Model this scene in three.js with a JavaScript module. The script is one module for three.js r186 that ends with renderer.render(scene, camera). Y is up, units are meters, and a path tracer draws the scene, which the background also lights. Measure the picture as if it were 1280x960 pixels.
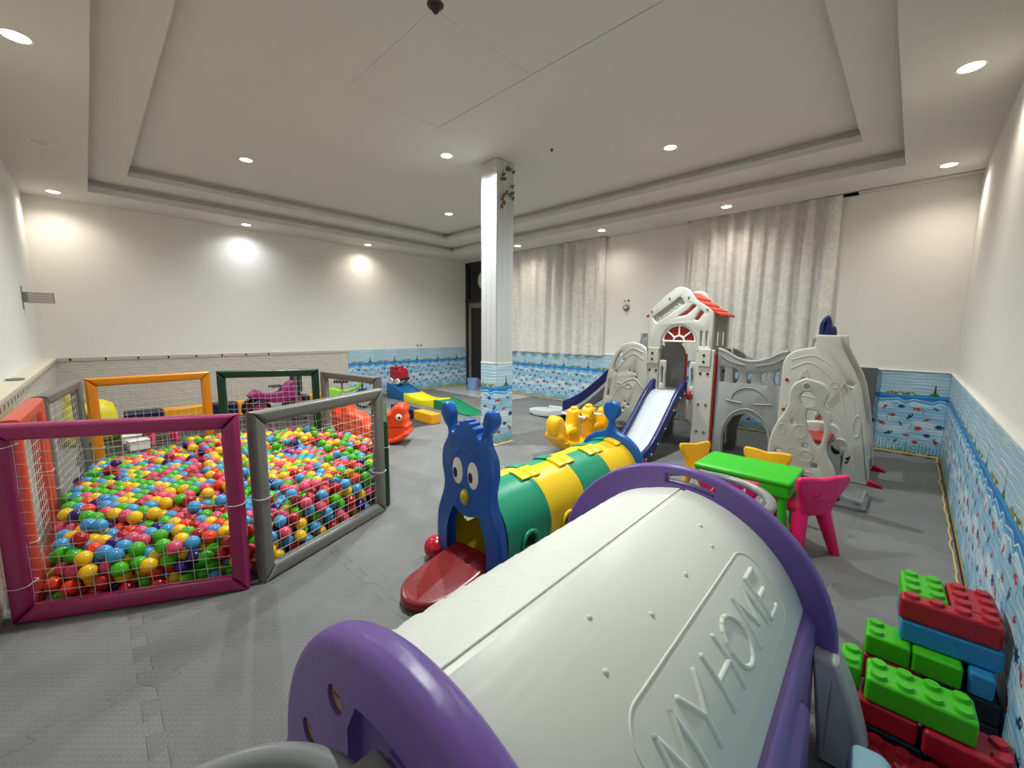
import * as THREE from 'three';
import { RoundedBoxGeometry } from 'three/addons/geometries/RoundedBoxGeometry.js';
import { mergeGeometries, mergeVertices, toCreasedNormals } from 'three/addons/utils/BufferGeometryUtils.js';
import { FontLoader } from 'three/addons/loaders/FontLoader.js';
import { Brush, Evaluator, SUBTRACTION } from 'three-bvh-csg';
import { TextGeometry } from 'three/addons/geometries/TextGeometry.js';

// ---------------------------------------------------------------- camera, light, exposure
const scene = new THREE.Scene();
scene.background = new THREE.Color(0x050608);
const D2R = Math.PI / 180;
const camera = new THREE.PerspectiveCamera(2 * Math.atan(480 / 513.3) / D2R, 1280 / 960, 0.02, 60);
camera.rotation.order = 'YXZ';
camera.position.set(0, 1.5, 0);
camera.rotation.set(-7.38 * D2R, (44.14 - 90) * D2R, 0.55 * D2R);
const renderer = new THREE.WebGLRenderer({ antialias: true });
renderer.toneMapping = THREE.LinearToneMapping;
renderer.toneMappingExposure = 1.4;
renderer.shadowMap.enabled = true;
const LAMP_CD = 24;          // candela of one downlight in the main ceiling
const SOFFIT_CD = 2.5;         // and of one in the soffit

// ---------------------------------------------------------------- helpers
let seed = 12345;
const rnd = () => { seed = (seed * 1664525 + 1013904223) % 4294967296; return seed / 4294967296; };
const rr = (a, b) => a + (b - a) * rnd();
const names = {};
const numbered = (b) => { const n = names[b] = (names[b] ?? -1) + 1; return n ? `${b}_${String(n).padStart(3, '0')}` : b; };
const shade = (o) => { o.traverse((c) => { if (c.isMesh) { c.castShadow = true; c.receiveShadow = true; } }); return o; };
function mat(color, roughness = 0.5, extra = {}) { return new THREE.MeshStandardMaterial({ color, roughness, ...extra }); }
function phys(color, roughness = 0.4, extra = {}) { return new THREE.MeshPhysicalMaterial({ color, roughness, ...extra }); }
function thing(name, label, category, [x, y, z] = [0, 0, 0], turn = 0, group) {
  const o = new THREE.Group(); o.name = numbered(name); scene.add(o);
  o.position.set(x, y, z); o.rotation.y = turn; o.userData = { label, category };
  if (group) o.userData.group = group;
  return o;
}
function part(name, geo, m, parent, label) {
  const g = Array.isArray(geo) ? merge(geo) : geo;
  const o = new THREE.Mesh(g, m); o.name = name; o.castShadow = o.receiveShadow = true; parent.add(o);
  if (label) o.userData.label = label;
  return o;
}
function solo(name, label, category, geo, m, pos = [0, 0, 0], turn = 0, group) {
  const o = part(numbered(name), geo, m, scene); o.position.set(...pos); o.rotation.y = turn;
  o.userData = { label, category }; if (group) o.userData.group = group;
  return o;
}
function struct(name, geo, m) {
  const o = geo ? part(name, geo, m, scene) : new THREE.Group();
  o.name = name; if (!geo) scene.add(o); o.userData.kind = 'structure'; return o;
}
function clean(g) {
  g = g.index ? g.toNonIndexed() : g;
  for (const k of Object.keys(g.attributes)) if (!['position', 'normal', 'uv'].includes(k)) g.deleteAttribute(k);
  if (!g.attributes.uv) g.setAttribute('uv', new THREE.BufferAttribute(new Float32Array(g.attributes.position.count * 2), 2));
  if (!g.attributes.normal) g.computeVertexNormals();
  return g;
}
const merge = (list) => mergeGeometries(list.map(clean), false);
const box = (x0, x1, y0, y1, z0, z1) => new THREE.BoxGeometry(x1 - x0, y1 - y0, z1 - z0).translate((x0 + x1) / 2, (y0 + y1) / 2, (z0 + z1) / 2);
const rbox = (x0, x1, y0, y1, z0, z1, r = 0.015, s = 2) => new RoundedBoxGeometry(x1 - x0, y1 - y0, z1 - z0, s, r).translate((x0 + x1) / 2, (y0 + y1) / 2, (z0 + z1) / 2);
const V3 = (x, y, z) => new THREE.Vector3(x, y, z);
const V2 = (x, y) => new THREE.Vector2(x, y);
const cyl = (r0, r1, h, n = 20) => new THREE.CylinderGeometry(r0, r1, h, n);
function bar(a, b, r, n = 10, r2 = r) {
  const A = V3(...a), B = V3(...b), d = B.clone().sub(A);
  const g = new THREE.CylinderGeometry(r2, r, d.length(), n);
  g.applyQuaternion(new THREE.Quaternion().setFromUnitVectors(V3(0, 1, 0), d.clone().normalize()));
  return g.translate((A.x + B.x) / 2, (A.y + B.y) / 2, (A.z + B.z) / 2);
}
const tube = (pts, r, n = 8, closed = false, seg = pts.length * 6) => new THREE.TubeGeometry(new THREE.CatmullRomCurve3(pts.map((p) => V3(...p)), closed), seg, r, n, closed);
const poly = (pts) => new THREE.Shape(pts.map((p) => V2(...p)));
const smooth = (pts, n = 60) => { const c = new THREE.SplineCurve([...pts, pts[0]].map((p) => V2(...p))); const q = c.getPoints(n); q.pop(); return new THREE.Shape(q); };
// polygon with rounded corners: points [x, y, r]
function rounded(pts, r0 = 0.02) {
  const s = new THREE.Shape(), n = pts.length;
  for (let i = 0; i < n; i++) {
    const p = pts[i], a = pts[(i + n - 1) % n], b = pts[(i + 1) % n];
    const da = Math.hypot(a[0] - p[0], a[1] - p[1]), db = Math.hypot(b[0] - p[0], b[1] - p[1]);
    const r = Math.min(p[2] ?? r0, da * 0.49, db * 0.49);
    const s1 = [p[0] + (a[0] - p[0]) / da * r, p[1] + (a[1] - p[1]) / da * r], s2 = [p[0] + (b[0] - p[0]) / db * r, p[1] + (b[1] - p[1]) / db * r];
    if (i === 0) s.moveTo(...s1); else s.lineTo(...s1);
    s.quadraticCurveTo(p[0], p[1], ...s2);
  }
  s.closePath(); return s;
}
const circle = (x, y, r, ry = r, rot = 0) => { const s = new THREE.Shape(); s.absellipse(x, y, r, ry, 0, Math.PI * 2, false, rot); return s; };
const pill = (x0, y0, x1, y1, r) => {   // capsule outline
  const a = Math.atan2(y1 - y0, x1 - x0), s = new THREE.Shape();
  s.absarc(x1, y1, r, a - Math.PI / 2, a + Math.PI / 2, false); s.absarc(x0, y0, r, a + Math.PI / 2, a + 3 * Math.PI / 2, false); s.closePath(); return s;
};
function slab(shape, z0, z1, bevel = 0.012, holes = [], seg = 2, curve = 14) {   // outline in x,y with thickness in z; the bevel lies inside the outline
  shape.holes = holes;
  const b = Math.min(bevel, (z1 - z0) * 0.45);
  const g = new THREE.ExtrudeGeometry(shape, { depth: z1 - z0 - 2 * b, bevelEnabled: b > 0, bevelSize: b, bevelThickness: b, bevelOffset: -b, bevelSegments: seg, curveSegments: curve }).translate(0, 0, z0 + b);
  return toCreasedNormals(g, 0.6);
}
const ellipsoid = (x, y, z, a, b, c, n = 24) => new THREE.SphereGeometry(1, n, Math.round(n * 0.7)).scale(a, b, c).translate(x, y, z);
const lathe = (pts, n = 32) => new THREE.LatheGeometry(pts.map((p) => V2(...p)), n);
function canvasTex(w, h, draw, srgb = true) {
  const c = document.createElement('canvas'); c.width = w; c.height = h; draw(c.getContext('2d'), w, h);
  const t = new THREE.CanvasTexture(c); t.wrapS = t.wrapT = THREE.RepeatWrapping; if (srgb) t.colorSpace = THREE.SRGBColorSpace; return t;
}
function noiseTex(n, f, srgb = false) {   // f(x, y) -> [r, g, b] or grey 0..1
  const d = new Uint8Array(n * n * 4);
  for (let y = 0; y < n; y++) for (let x = 0; x < n; x++) { let v = f(x / n, y / n); if (!Array.isArray(v)) v = [v, v, v]; const k = (y * n + x) * 4; for (let i = 0; i < 3; i++) d[k + i] = Math.max(0, Math.min(255, v[i] * 255)); d[k + 3] = 255; }
  const t = new THREE.DataTexture(d, n, n); t.wrapS = t.wrapT = THREE.RepeatWrapping; t.magFilter = THREE.LinearFilter; t.minFilter = THREE.LinearFilter; if (srgb) t.colorSpace = THREE.SRGBColorSpace; t.needsUpdate = true; return t;
}
// tiling value noise
const grid = {}; 
function vnoise(x, y, p) { // period p cells in 0..1
  const g = grid[p] ??= Array.from({ length: p * p }, () => rnd());
  const X = x * p, Y = y * p, i = Math.floor(X), j = Math.floor(Y), u = X - i, v = Y - j, s = u * u * (3 - 2 * u), t = v * v * (3 - 2 * v);
  const q = (a, b) => g[((b % p) + p) % p * p + ((a % p) + p) % p];
  return (q(i, j) * (1 - s) + q(i + 1, j) * s) * (1 - t) + (q(i, j + 1) * (1 - s) + q(i + 1, j + 1) * s) * t;
}
const fbm = (x, y, p = 8, o = 4) => { let s = 0, a = 0.5, n = 0; for (let k = 0; k < o; k++, p *= 2, a *= 0.5) { s += a * vnoise(x, y, p); n += a; } return s / n; };
function boxUV(g, scale = 1) { // uv in metres from position, by dominant normal
  g = g.index ? g.toNonIndexed() : g; g.computeVertexNormals();
  const p = g.attributes.position, n = g.attributes.normal, uv = new Float32Array(p.count * 2);
  for (let i = 0; i < p.count; i++) {
    const ax = Math.abs(n.getX(i)), ay = Math.abs(n.getY(i)), az = Math.abs(n.getZ(i));
    const [u, v] = ay >= ax && ay >= az ? [p.getX(i), p.getZ(i)] : ax >= az ? [p.getZ(i), p.getY(i)] : [p.getX(i), p.getY(i)];
    uv[i * 2] = u / scale; uv[i * 2 + 1] = v / scale;
  }
  g.setAttribute('uv', new THREE.BufferAttribute(uv, 2)); return g;
}
const font = await new FontLoader().loadAsync('fonts/droid/droid_sans_bold.typeface.json');

// ---------------------------------------------------------------- materials
const plasterBump = noiseTex(512, (x, y) => fbm(x, y, 32, 4));
const M = {};
M.wall = mat(0xeae8e2, 0.75, { bumpMap: plasterBump, bumpScale: 0.0012 });
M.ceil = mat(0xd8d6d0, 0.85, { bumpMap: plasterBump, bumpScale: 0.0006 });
M.fascia = mat(0xdedad2, 0.8);
const matColor = noiseTex(512, (x, y) => { const v = 0.185 + 0.07 * (fbm(x, y, 4, 5) - 0.5) + 0.03 * (rnd() - 0.5); return [v * 1.0, v * 0.995, v * 0.985]; }, false);
const matBump = noiseTex(512, (x, y) => { const u = (x * 64) % 1, v = (y * 64) % 1, k = (Math.floor(x * 64) + Math.floor(y * 64)) % 2; return k ? 0.5 + 0.5 * Math.sin(u * Math.PI) : 0.5 - 0.5 * Math.sin(v * Math.PI); });
M.mats = [0, 1, 2, 3].map((k) => mat(new THREE.Color(1, 1, 1).multiplyScalar(0.80 + 0.05 * k), 0.62, { map: matColor, bumpMap: matBump, bumpScale: 0.0012 }));
M.matDark = mat(0x2a2724, 0.7, { bumpMap: matBump, bumpScale: 0.0012 });
M.matEdge = mat(0x4b4b4a, 0.7);
M.sub = mat(0x555553, 0.9);
M.magenta = mat(0x9c2460, 0.3, { bumpMap: plasterBump, bumpScale: 0.0008 });
M.padGrey = mat(0x6d6d69, 0.34, { bumpMap: plasterBump, bumpScale: 0.0008 });
M.padGreen = mat(0x04391f, 0.32, { bumpMap: plasterBump, bumpScale: 0.0008 });
M.padOrange = mat(0xe08a0a, 0.32, { bumpMap: plasterBump, bumpScale: 0.0008 });
M.padCoral = mat(0xd6503a, 0.36, { bumpMap: plasterBump, bumpScale: 0.0008 });
M.net = mat(0xe6e4dc, 0.6);
M.tie = mat(0xe8e8e4, 0.4);
M.plasticWhite = mat(0xe8eae0, 0.42, { bumpMap: plasterBump, bumpScale: 0.0005 });
M.castle = mat(0xc3c2ba, 0.45, { bumpMap: plasterBump, bumpScale: 0.0006 });
M.castleGrey = mat(0x8f9090, 0.5);
M.navy = mat(0x0e1a5c, 0.36);
M.redRoof = mat(0xd23a20, 0.42);
M.redDark = mat(0x9a1c12, 0.42);
M.slideBed = mat(0xbfc3ca, 0.3);
M.blue = mat(0x0a58ac, 0.34);
M.teal = mat(0x05916c, 0.38);
M.yellow = mat(0xf2c80c, 0.36);
M.yellowDuck = mat(0xf5b80a, 0.3);
M.redBall = mat(0xb00a22, 0.22);
M.tongue = mat(0x821c1f, 0.3);
M.white = mat(0xf0efe8, 0.3);
M.black = mat(0x0a0a0a, 0.35);
M.dark = mat(0x1c1c1e, 0.5);
M.purple = mat(0x6f55a0, 0.36, { bumpMap: plasterBump, bumpScale: 0.0008 });
M.lilac = mat(0x8468ae, 0.4);
M.hoop = mat(0x8b8d8e, 0.28);
M.brass = mat(0xa8854a, 0.45);
M.legWhite = mat(0xb9b7b4, 0.5);
M.blueBlock = mat(0x8fbcc8, 0.5);
M.green = mat(0x2cc414, 0.34);
M.pink = mat(0xf2166e, 0.36);
M.chairYellow = mat(0xf7b40c, 0.34);
M.legoRed = mat(0xae1428, 0.42); M.legoGreen = mat(0x3fb813, 0.4); M.legoBlue = mat(0x2b86bd, 0.42); M.legoNavy = mat(0x0c1a2c, 0.5);
M.orangeFish = mat(0xf4491a, 0.34);
M.softYellow = mat(0xe8d60c, 0.4); M.softBlue = mat(0x0d5f96, 0.42); M.softGreen = mat(0x0a7a50, 0.42); M.softNavy = mat(0x12123e, 0.42); M.softOrange = mat(0xeba00e, 0.4);
M.trainRed = mat(0xa60d22, 0.36);
M.doorFrame = mat(0x2a1d17, 0.45); M.doorWood = mat(0x1f130e, 0.5); M.alu = mat(0x8c8780, 0.4, { metalness: 0.4 });
M.glass = phys(0x20262a, 0.08, { metalness: 0 });
M.screw = mat(0x8a8a86, 0.35, { metalness: 0.6 });
M.pvc = phys(0xc6c8ca, 0.24, { clearcoat: 0.4, clearcoatRoughness: 0.12 });
M.gold = mat(0x8a6a34, 0.4, { metalness: 0.5 });
M.tape = mat(0xb9a878, 0.6);
M.rim = mat(0xe8e6e0, 0.4);

// ---------------------------------------------------------------- the room: walls, floor, ceiling
const XB = 7.1, ZA = -8.83, ZC = 0.38, XD = -0.6, TOP = 3.75;
const DA = Math.atan2(0.13, 9.2);                   // the left wall leaves square by a degree
// sea print for the foam panels: 0.62 m wide, 1.05 m tall
const seaW = 640, seaH = 1060;
const seaTex = canvasTex(seaW, seaH, (c, w, h) => {
  c.fillStyle = '#a9c9dc'; c.fillRect(0, 0, w, h * 0.3);
  for (let k = 0; k < 26; k++) { c.fillStyle = ['#c6dce8', '#8fbad6', '#dfe9ee', '#9cc3da'][k % 4]; const y = rnd() * h * 0.24, x = rnd() * w; c.globalAlpha = 0.55; c.fillRect(x - 150, y, 130 + rnd() * 260, 5 + rnd() * 10); c.fillRect(x - 150 - w, y, 130 + rnd() * 260, 6 + rnd() * 9); }
  c.globalAlpha = 1;
  c.fillStyle = '#8fbfdc'; c.fillRect(0, h * 0.3, w, h * 0.7);
  for (let k = 0; k < 70; k++) { c.globalAlpha = 0.32; c.fillStyle = ['#d7e9f1', '#86bfe0', '#c3dfec', '#6fb2da', '#e8f1f4'][k % 5]; const y = h * (0.34 + 0.6 * rnd()), x = rnd() * w; c.beginPath(); c.ellipse(x, y, 60 + rnd() * 110, 10 + rnd() * 26, 0, 0, 7); c.fill(); }
  for (let k = 0; k < 12; k++) { c.globalAlpha = 0.35; c.fillStyle = '#dfeaf0'; c.beginPath(); c.ellipse(rnd() * w, h * (0.5 + 0.25 * rnd()), 90 + rnd() * 60, 26 + rnd() * 20, 0, 0, 7); c.fill(); }
  c.globalAlpha = 1;
  const wave = (y0, a, col, y1) => { c.fillStyle = col; c.beginPath(); c.moveTo(0, y1); for (let x = 0; x <= w; x += 8) c.lineTo(x, y0 + a * Math.sin(x / w * Math.PI * 6) + a * 0.5 * Math.sin(x / w * Math.PI * 10 + 1)); c.lineTo(w, y1); c.closePath(); c.fill(); };
  wave(h * 0.385, 12, '#c9e3f0', h * 0.3); wave(h * 0.372, 14, '#4ba3d8', h * 0.3); wave(h * 0.345, 12, '#e2f0f6', h * 0.29); wave(h * 0.338, 12, '#1c7dc4', h * 0.28);
  c.fillStyle = '#2f8fd0'; c.fillRect(0, h * 0.275, w, h * 0.03);
  // islands and lighthouse
  const isl = (x, wd) => { c.fillStyle = '#d9b43c'; c.beginPath(); c.ellipse(x, h * 0.277, wd, 20, 0, Math.PI, 0); c.fill(); c.fillStyle = '#6b8a1e'; for (let k = 0; k < 5; k++) { c.beginPath(); c.ellipse(x - wd * 0.7 + k * wd * 0.33, h * 0.268 - 8 * (k % 2), 18, 14, 0, 0, 7); c.fill(); } c.fillStyle = '#7a3a1c'; for (let k = 0; k < 4; k++) { c.beginPath(); c.ellipse(x - wd * 0.4 + k * wd * 0.3, h * 0.262, 8, 9, 0, 0, 7); c.fill(); } c.fillStyle = '#efe3c0'; c.beginPath(); c.ellipse(x + wd * 0.3, h * 0.272, 22, 9, 0, 0, 7); c.fill(); };
  isl(170, 120); isl(300, 55);
  c.fillStyle = '#2f7a2c'; c.beginPath(); c.ellipse(520, h * 0.279, 46, 40, 0, Math.PI, 0); c.fill();
  c.fillStyle = '#3a2f3a'; c.beginPath(); c.moveTo(508, h * 0.25); c.lineTo(515, h * 0.165); c.lineTo(527, h * 0.165); c.lineTo(534, h * 0.25); c.fill(); c.fillStyle = '#b42a2a'; c.fillRect(512, h * 0.2, 18, 12); c.fillStyle = '#20242c'; c.fillRect(517, h * 0.145, 8, 22);
  // sea animals
  const fish = (x, y, r, col, rot) => { c.save(); c.translate(x, y); c.rotate(rot); c.fillStyle = col; c.beginPath(); c.ellipse(0, 0, r, r * 0.6, 0, 0, 7); c.fill(); c.beginPath(); c.moveTo(-r * 0.7, 0); c.lineTo(-r * 1.6, -r * 0.6); c.lineTo(-r * 1.6, r * 0.6); c.fill(); c.fillStyle = '#f4f0e4'; c.beginPath(); c.ellipse(r * 0.4, -r * 0.1, r * 0.2, r * 0.2, 0, 0, 7); c.fill(); c.restore(); };
  const crab = (x, y, r, col) => { c.strokeStyle = col; c.lineWidth = r * 0.24; for (let k = 0; k < 8; k++) { const a = k * Math.PI / 4 + 0.3; c.beginPath(); c.moveTo(x, y); c.lineTo(x + Math.cos(a) * r * 1.35, y + Math.sin(a) * r * 1.1); c.stroke(); } c.fillStyle = col; c.beginPath(); c.ellipse(x, y, r, r * 0.7, 0, 0, 7); c.fill(); };
  const cols = ['#a51f2e', '#1f3f6e', '#6a1f34', '#2a5f8e', '#b03426', '#33405e'];
  const spots = [[80, 465], [235, 450], [400, 470], [560, 455], [160, 570], [330, 560], [490, 590], [600, 670], [70, 690], [250, 680], [410, 710], [150, 800], [320, 810], [500, 790], [590, 870], [220, 890], [400, 890]];
  spots.forEach(([x, y], k) => { k % 3 === 1 ? crab(x, y, 25 + (k % 4) * 3, cols[k % 6]) : fish(x, y, 25 + (k % 3) * 4, cols[(k * 5) % 6], (k % 5) * 0.5 - 1); });
  c.strokeStyle = '#2c6ea8'; c.lineWidth = 8; for (const [x, y] of [[440, 500], [110, 590], [340, 700]]) { c.beginPath(); c.moveTo(x, y - 28); c.quadraticCurveTo(x + 26, y - 10, x, y + 8); c.quadraticCurveTo(x - 12, y + 22, x + 8, y + 30); c.stroke(); }
  // weeds and sand
  for (let k = 0; k < 40; k++) { const x = (k + 0.5) * w / 40 + rr(-6, 6), l = 60 + 90 * rnd(); c.strokeStyle = ['#2a7f96', '#2f8d6a', '#4b93b8', '#3e7f4e'][k % 4]; c.lineWidth = 5; c.beginPath(); c.moveTo(x, h - 35); c.quadraticCurveTo(x + 14 * (k % 2 ? 1 : -1), h - 35 - l * 0.5, x, h - 35 - l); c.stroke(); }
  c.fillStyle = '#cdaf4a'; c.beginPath(); c.moveTo(0, h); for (let x = 0; x <= w; x += 16) c.lineTo(x, h - 36 - 10 * Math.sin(x / w * Math.PI * 8)); c.lineTo(w, h); c.fill();
  c.fillStyle = '#9c4a26'; for (let k = 0; k < 12; k++) { c.beginPath(); c.ellipse(rnd() * w, h - 20 - 25 * rnd(), 12, 7, 0, 0, 7); c.fill(); }
  c.fillStyle = '#4c7a30'; for (let k = 0; k < 12; k++) { c.beginPath(); c.ellipse(rnd() * w, h - 30 - 25 * rnd(), 10, 12, 0, 0, 7); c.fill(); }
});
const seaBump = canvasTex(256, 512, (c, w, h) => { c.fillStyle = '#808080'; c.fillRect(0, 0, w, h); for (let k = 0; k < 26; k++) { const y = (k + 0.5) * h / 26; c.strokeStyle = '#303030'; c.lineWidth = 3; c.beginPath(); for (let x = 0; x <= w; x += 8) c.lineTo(x, y + 2.5 * Math.sin(x / w * Math.PI * 4 + k)); c.stroke(); c.strokeStyle = '#d0d0d0'; c.lineWidth = 4; c.beginPath(); for (let x = 0; x <= w; x += 8) c.lineTo(x, y + 7 + 2.5 * Math.sin(x / w * Math.PI * 4 + k)); c.stroke(); } }, false);
M.sea = mat(0xffffff, 0.42, { map: seaTex, bumpMap: seaBump, bumpScale: 0.004 });
function panelGeo(w, h, th, u0 = 0, u1 = 1) {        // foam panel: front face +z carries the whole print
  const g = new RoundedBoxGeometry(w, h, th, 2, 0.004).translate(0, h / 2, 0), p = g.attributes.position, uv = g.attributes.uv;
  for (let i = 0; i < p.count; i++) uv.setXY(i, u0 + (u1 - u0) * (p.getX(i) / w + 0.5), Math.min(1, Math.max(0, p.getY(i) / h)));
  return g;
}
function panels(parent, len, at, rotY, h = 1.05, pw = 0.62) { // row of panels; at(u) -> [x, z] of the panel centre at distance u
  const n = Math.ceil(len / pw - 1e-6); const full = panelGeo(pw - 0.002, h, 0.014);
  for (let k = 0; k < n; k++) {
    const w = Math.min(pw, len - k * pw); if (w < 0.03) break;
    const o = part('foam_panel', w > pw - 1e-3 ? full : panelGeo(w - 0.002, h, 0.014, 0, w / pw), M.sea, parent);
    const [x, z] = at(k * pw + w / 2); o.position.set(x, 0, z); o.rotation.y = rotY;
  }
}
// back wall (tiles, then sea panels)
const wallA = struct('wall_back', boxUV(box(XD - 0.2, 7.55, -0.1, TOP, ZA - 0.12, ZA)), M.wall);
panels(wallA, 7.36 - 3.94, (u) => [3.94 + u, ZA + 0.008], 0);
// ribbed wall tiles with a thin diagonal vein
const tileTex = canvasTex(512, 256, (c, w, h) => { c.fillStyle = '#cfcac0'; c.fillRect(0, 0, w, h); for (let k = 0; k < 9; k++) { const y = (k + 0.6) * h / 9; c.strokeStyle = k % 3 ? '#958f86' : '#857f78'; c.lineWidth = 3; c.beginPath(); for (let x = 0; x <= w; x += 16) c.lineTo(x, y + 3 * Math.sin(x / 60 + k * 2)); c.stroke(); } c.strokeStyle = '#837d76'; c.lineWidth = 3; c.beginPath(); c.moveTo(60, 20); c.lineTo(360, 240); c.moveTo(300, 0); c.lineTo(500, 130); c.stroke(); });
const tileBump = canvasTex(64, 256, (c, w, h) => { c.fillStyle = '#909090'; c.fillRect(0, 0, w, h); for (let k = 0; k < 9; k++) { c.fillStyle = '#202020'; c.fillRect(0, (k + 0.6) * h / 9 - 2, w, 5); } }, false);
M.tile = mat(0xffffff, 0.25, { map: tileTex, bumpMap: tileBump, bumpScale: 0.003 });
M.rail = mat(0xbdb6a8, 0.35); M.ledge = mat(0xd8d0bc, 0.6);
const tileGeo = (w, h) => { const g = new RoundedBoxGeometry(w - 0.0012, h - 0.0012, 0.016, 1, 0.001), p = g.attributes.position, uv = g.attributes.uv; for (let i = 0; i < p.count; i++) uv.setXY(i, p.getX(i) / 0.6 + 0.5, p.getY(i) / 0.33 + 0.5); return g; };
const tileFull = tileGeo(0.6, 0.33);
for (let r = 0; r < 3; r++) for (let k = 0; k < 8; k++) {
  const x0 = -0.46 + k * 0.6, w = Math.min(0.6, 3.92 - x0); if (w < 0.05) continue;
  const o = part('wall_tile', w > 0.599 ? tileFull : tileGeo(w, 0.33), M.tile, wallA); o.position.set(x0 + w / 2, 0.165 + r * 0.33, ZA + 0.01);
}
part('tile_border', rbox(-0.46, 3.92, 0.99, 1.05, ZA, ZA + 0.03, 0.008), M.rail, wallA);
for (let k = 0; k < 8; k++) part('border_inset', box(-0.2 + k * 0.37 - 0.011, -0.2 + k * 0.37 + 0.011, 1.0, 1.038, ZA + 0.02, ZA + 0.0315), M.black, wallA);
// left wall with its tiled ledge
const wallD = struct('wall_left', null); wallD.position.set(-0.46, 0, ZA); wallD.rotation.y = -DA;   // local z runs along the wall towards the camera
part('plaster', boxUV(box(-0.12, 0, -0.1, TOP, -0.1, 9.6)), M.wall, wallD);
part('ledge', rbox(0, 0.125, 1.02, 1.05, 0.03, 9.3, 0.006), M.ledge, wallD);
part('ledge_core', box(0, 0.1, -0.1, 1.02, 0.0, 9.3), M.wall, wallD);
for (let r = 0; r < 3; r++) for (let k = 0; k < 13; k++) { const o = part('wall_tile', tileFull, M.tile, wallD); o.rotation.y = Math.PI / 2; o.position.set(0.108, 0.165 + r * 0.33, 0.35 + k * 0.6); }
part('tile_border', rbox(0.1, 0.124, 0.955, 1.02, 0.03, 9.3, 0.006), M.rail, wallD);
for (let k = 0; k < 36; k++) part('border_inset', box(0.115, 0.1255, 0.97, 1.005, 0.1 + k * 0.16, 0.118 + k * 0.16), M.doorFrame, wallD);
// right wall
const wallC = struct('wall_right', boxUV(box(XD - 0.2, 7.55, -0.1, TOP, ZC, ZC + 0.12)), M.wall);
panels(wallC, 7.1 - (-0.5), (u) => [7.1 - u, ZC - 0.008], Math.PI);
part('panel_top_edge', rbox(-0.5, 7.09, 1.045, 1.06, ZC - 0.03, ZC, 0.006), M.rim, wallC);
part('base_tape', [...Array(16)].map((_, k) => { const x = 2.6 + k * 0.29; return tube([[x, 0.004, ZC - 0.03 - 0.012 * rnd()], [x + 0.15, 0.012 * rnd() + 0.004, ZC - 0.035 - 0.02 * rnd()], [x + 0.3, 0.004, ZC - 0.03 - 0.012 * rnd()]], 0.007, 6, false, 6).scale(1, 0.5, 1); }), M.tape, wallC, 'peeling cream tape along the foot of the panels');
// window wall with two openings and the door opening
const wallBShape = poly([[-7.35, -0.1], [ZC + 0.1, -0.1], [ZC + 0.1, TOP], [-7.35, TOP]]);   // drawn in (z, y)
const W1 = [-7.05, -4.75], W2 = [-2.45, -1.2], WY = [1.66, 3.12];
wallBShape.holes = [W1, W2].map(([a, b]) => poly([[a, WY[0]], [b, WY[0]], [b, WY[1]], [a, WY[1]]]));
const toB = (g) => g.rotateY(-Math.PI / 2);          // local x -> world z, local z -> world -x
const wallB = struct('wall_window', boxUV(toB(new THREE.ExtrudeGeometry(wallBShape, { depth: 0.14, bevelEnabled: false }).translate(0, 0, -0.14)).translate(XB, 0, 0)), M.wall);
part('lintel', box(7.24, 7.36, 3.3, TOP, ZA, -7.35), M.wall, wallB);
panels(wallB, 7.34 - 0.02, (u) => [XB - 0.008, ZC - 0.016 - u], -Math.PI / 2);
part('panel_top_edge', rbox(XB - 0.03, XB, 1.045, 1.06, -7.33, ZC - 0.01, 0.006), M.rim, wallB);
part('base_strip', rbox(XB - 0.03, XB, 0, 0.022, -7.33, ZC - 0.02, 0.006), M.tape, wallB);
part('base_strip', rbox(3.94, 7.3, 0, 0.022, ZA, ZA + 0.03, 0.006), M.tape, wallA);
[W1, W2].forEach(([a, b], k) => {
  const w = struct(`window_${k + 1}`, null); w.position.set(XB + 0.08, 0, 0);
  part('window_frame', [box(-0.03, 0.03, WY[0], WY[0] + 0.05, a, b), box(-0.03, 0.03, WY[1] - 0.05, WY[1], a, b), box(-0.03, 0.03, WY[0], WY[1], a, a + 0.05), box(-0.03, 0.03, WY[0], WY[1], b - 0.05, b), box(-0.03, 0.03, WY[0], WY[1], (a + b) / 2 - 0.025, (a + b) / 2 + 0.025)], M.alu, w);
  part('pane', box(-0.004, 0.004, WY[0] + 0.05, WY[1] - 0.05, a + 0.05, (a + b) / 2 - 0.025), M.glass, w);
  part('pane', box(-0.004, 0.004, WY[0] + 0.05, WY[1] - 0.05, (a + b) / 2 + 0.025, b - 0.05), M.glass, w);
});
struct('wall_outside', box(7.62, 7.7, -0.1, TOP, ZA - 0.2, ZC + 0.2), M.dark);
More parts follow.
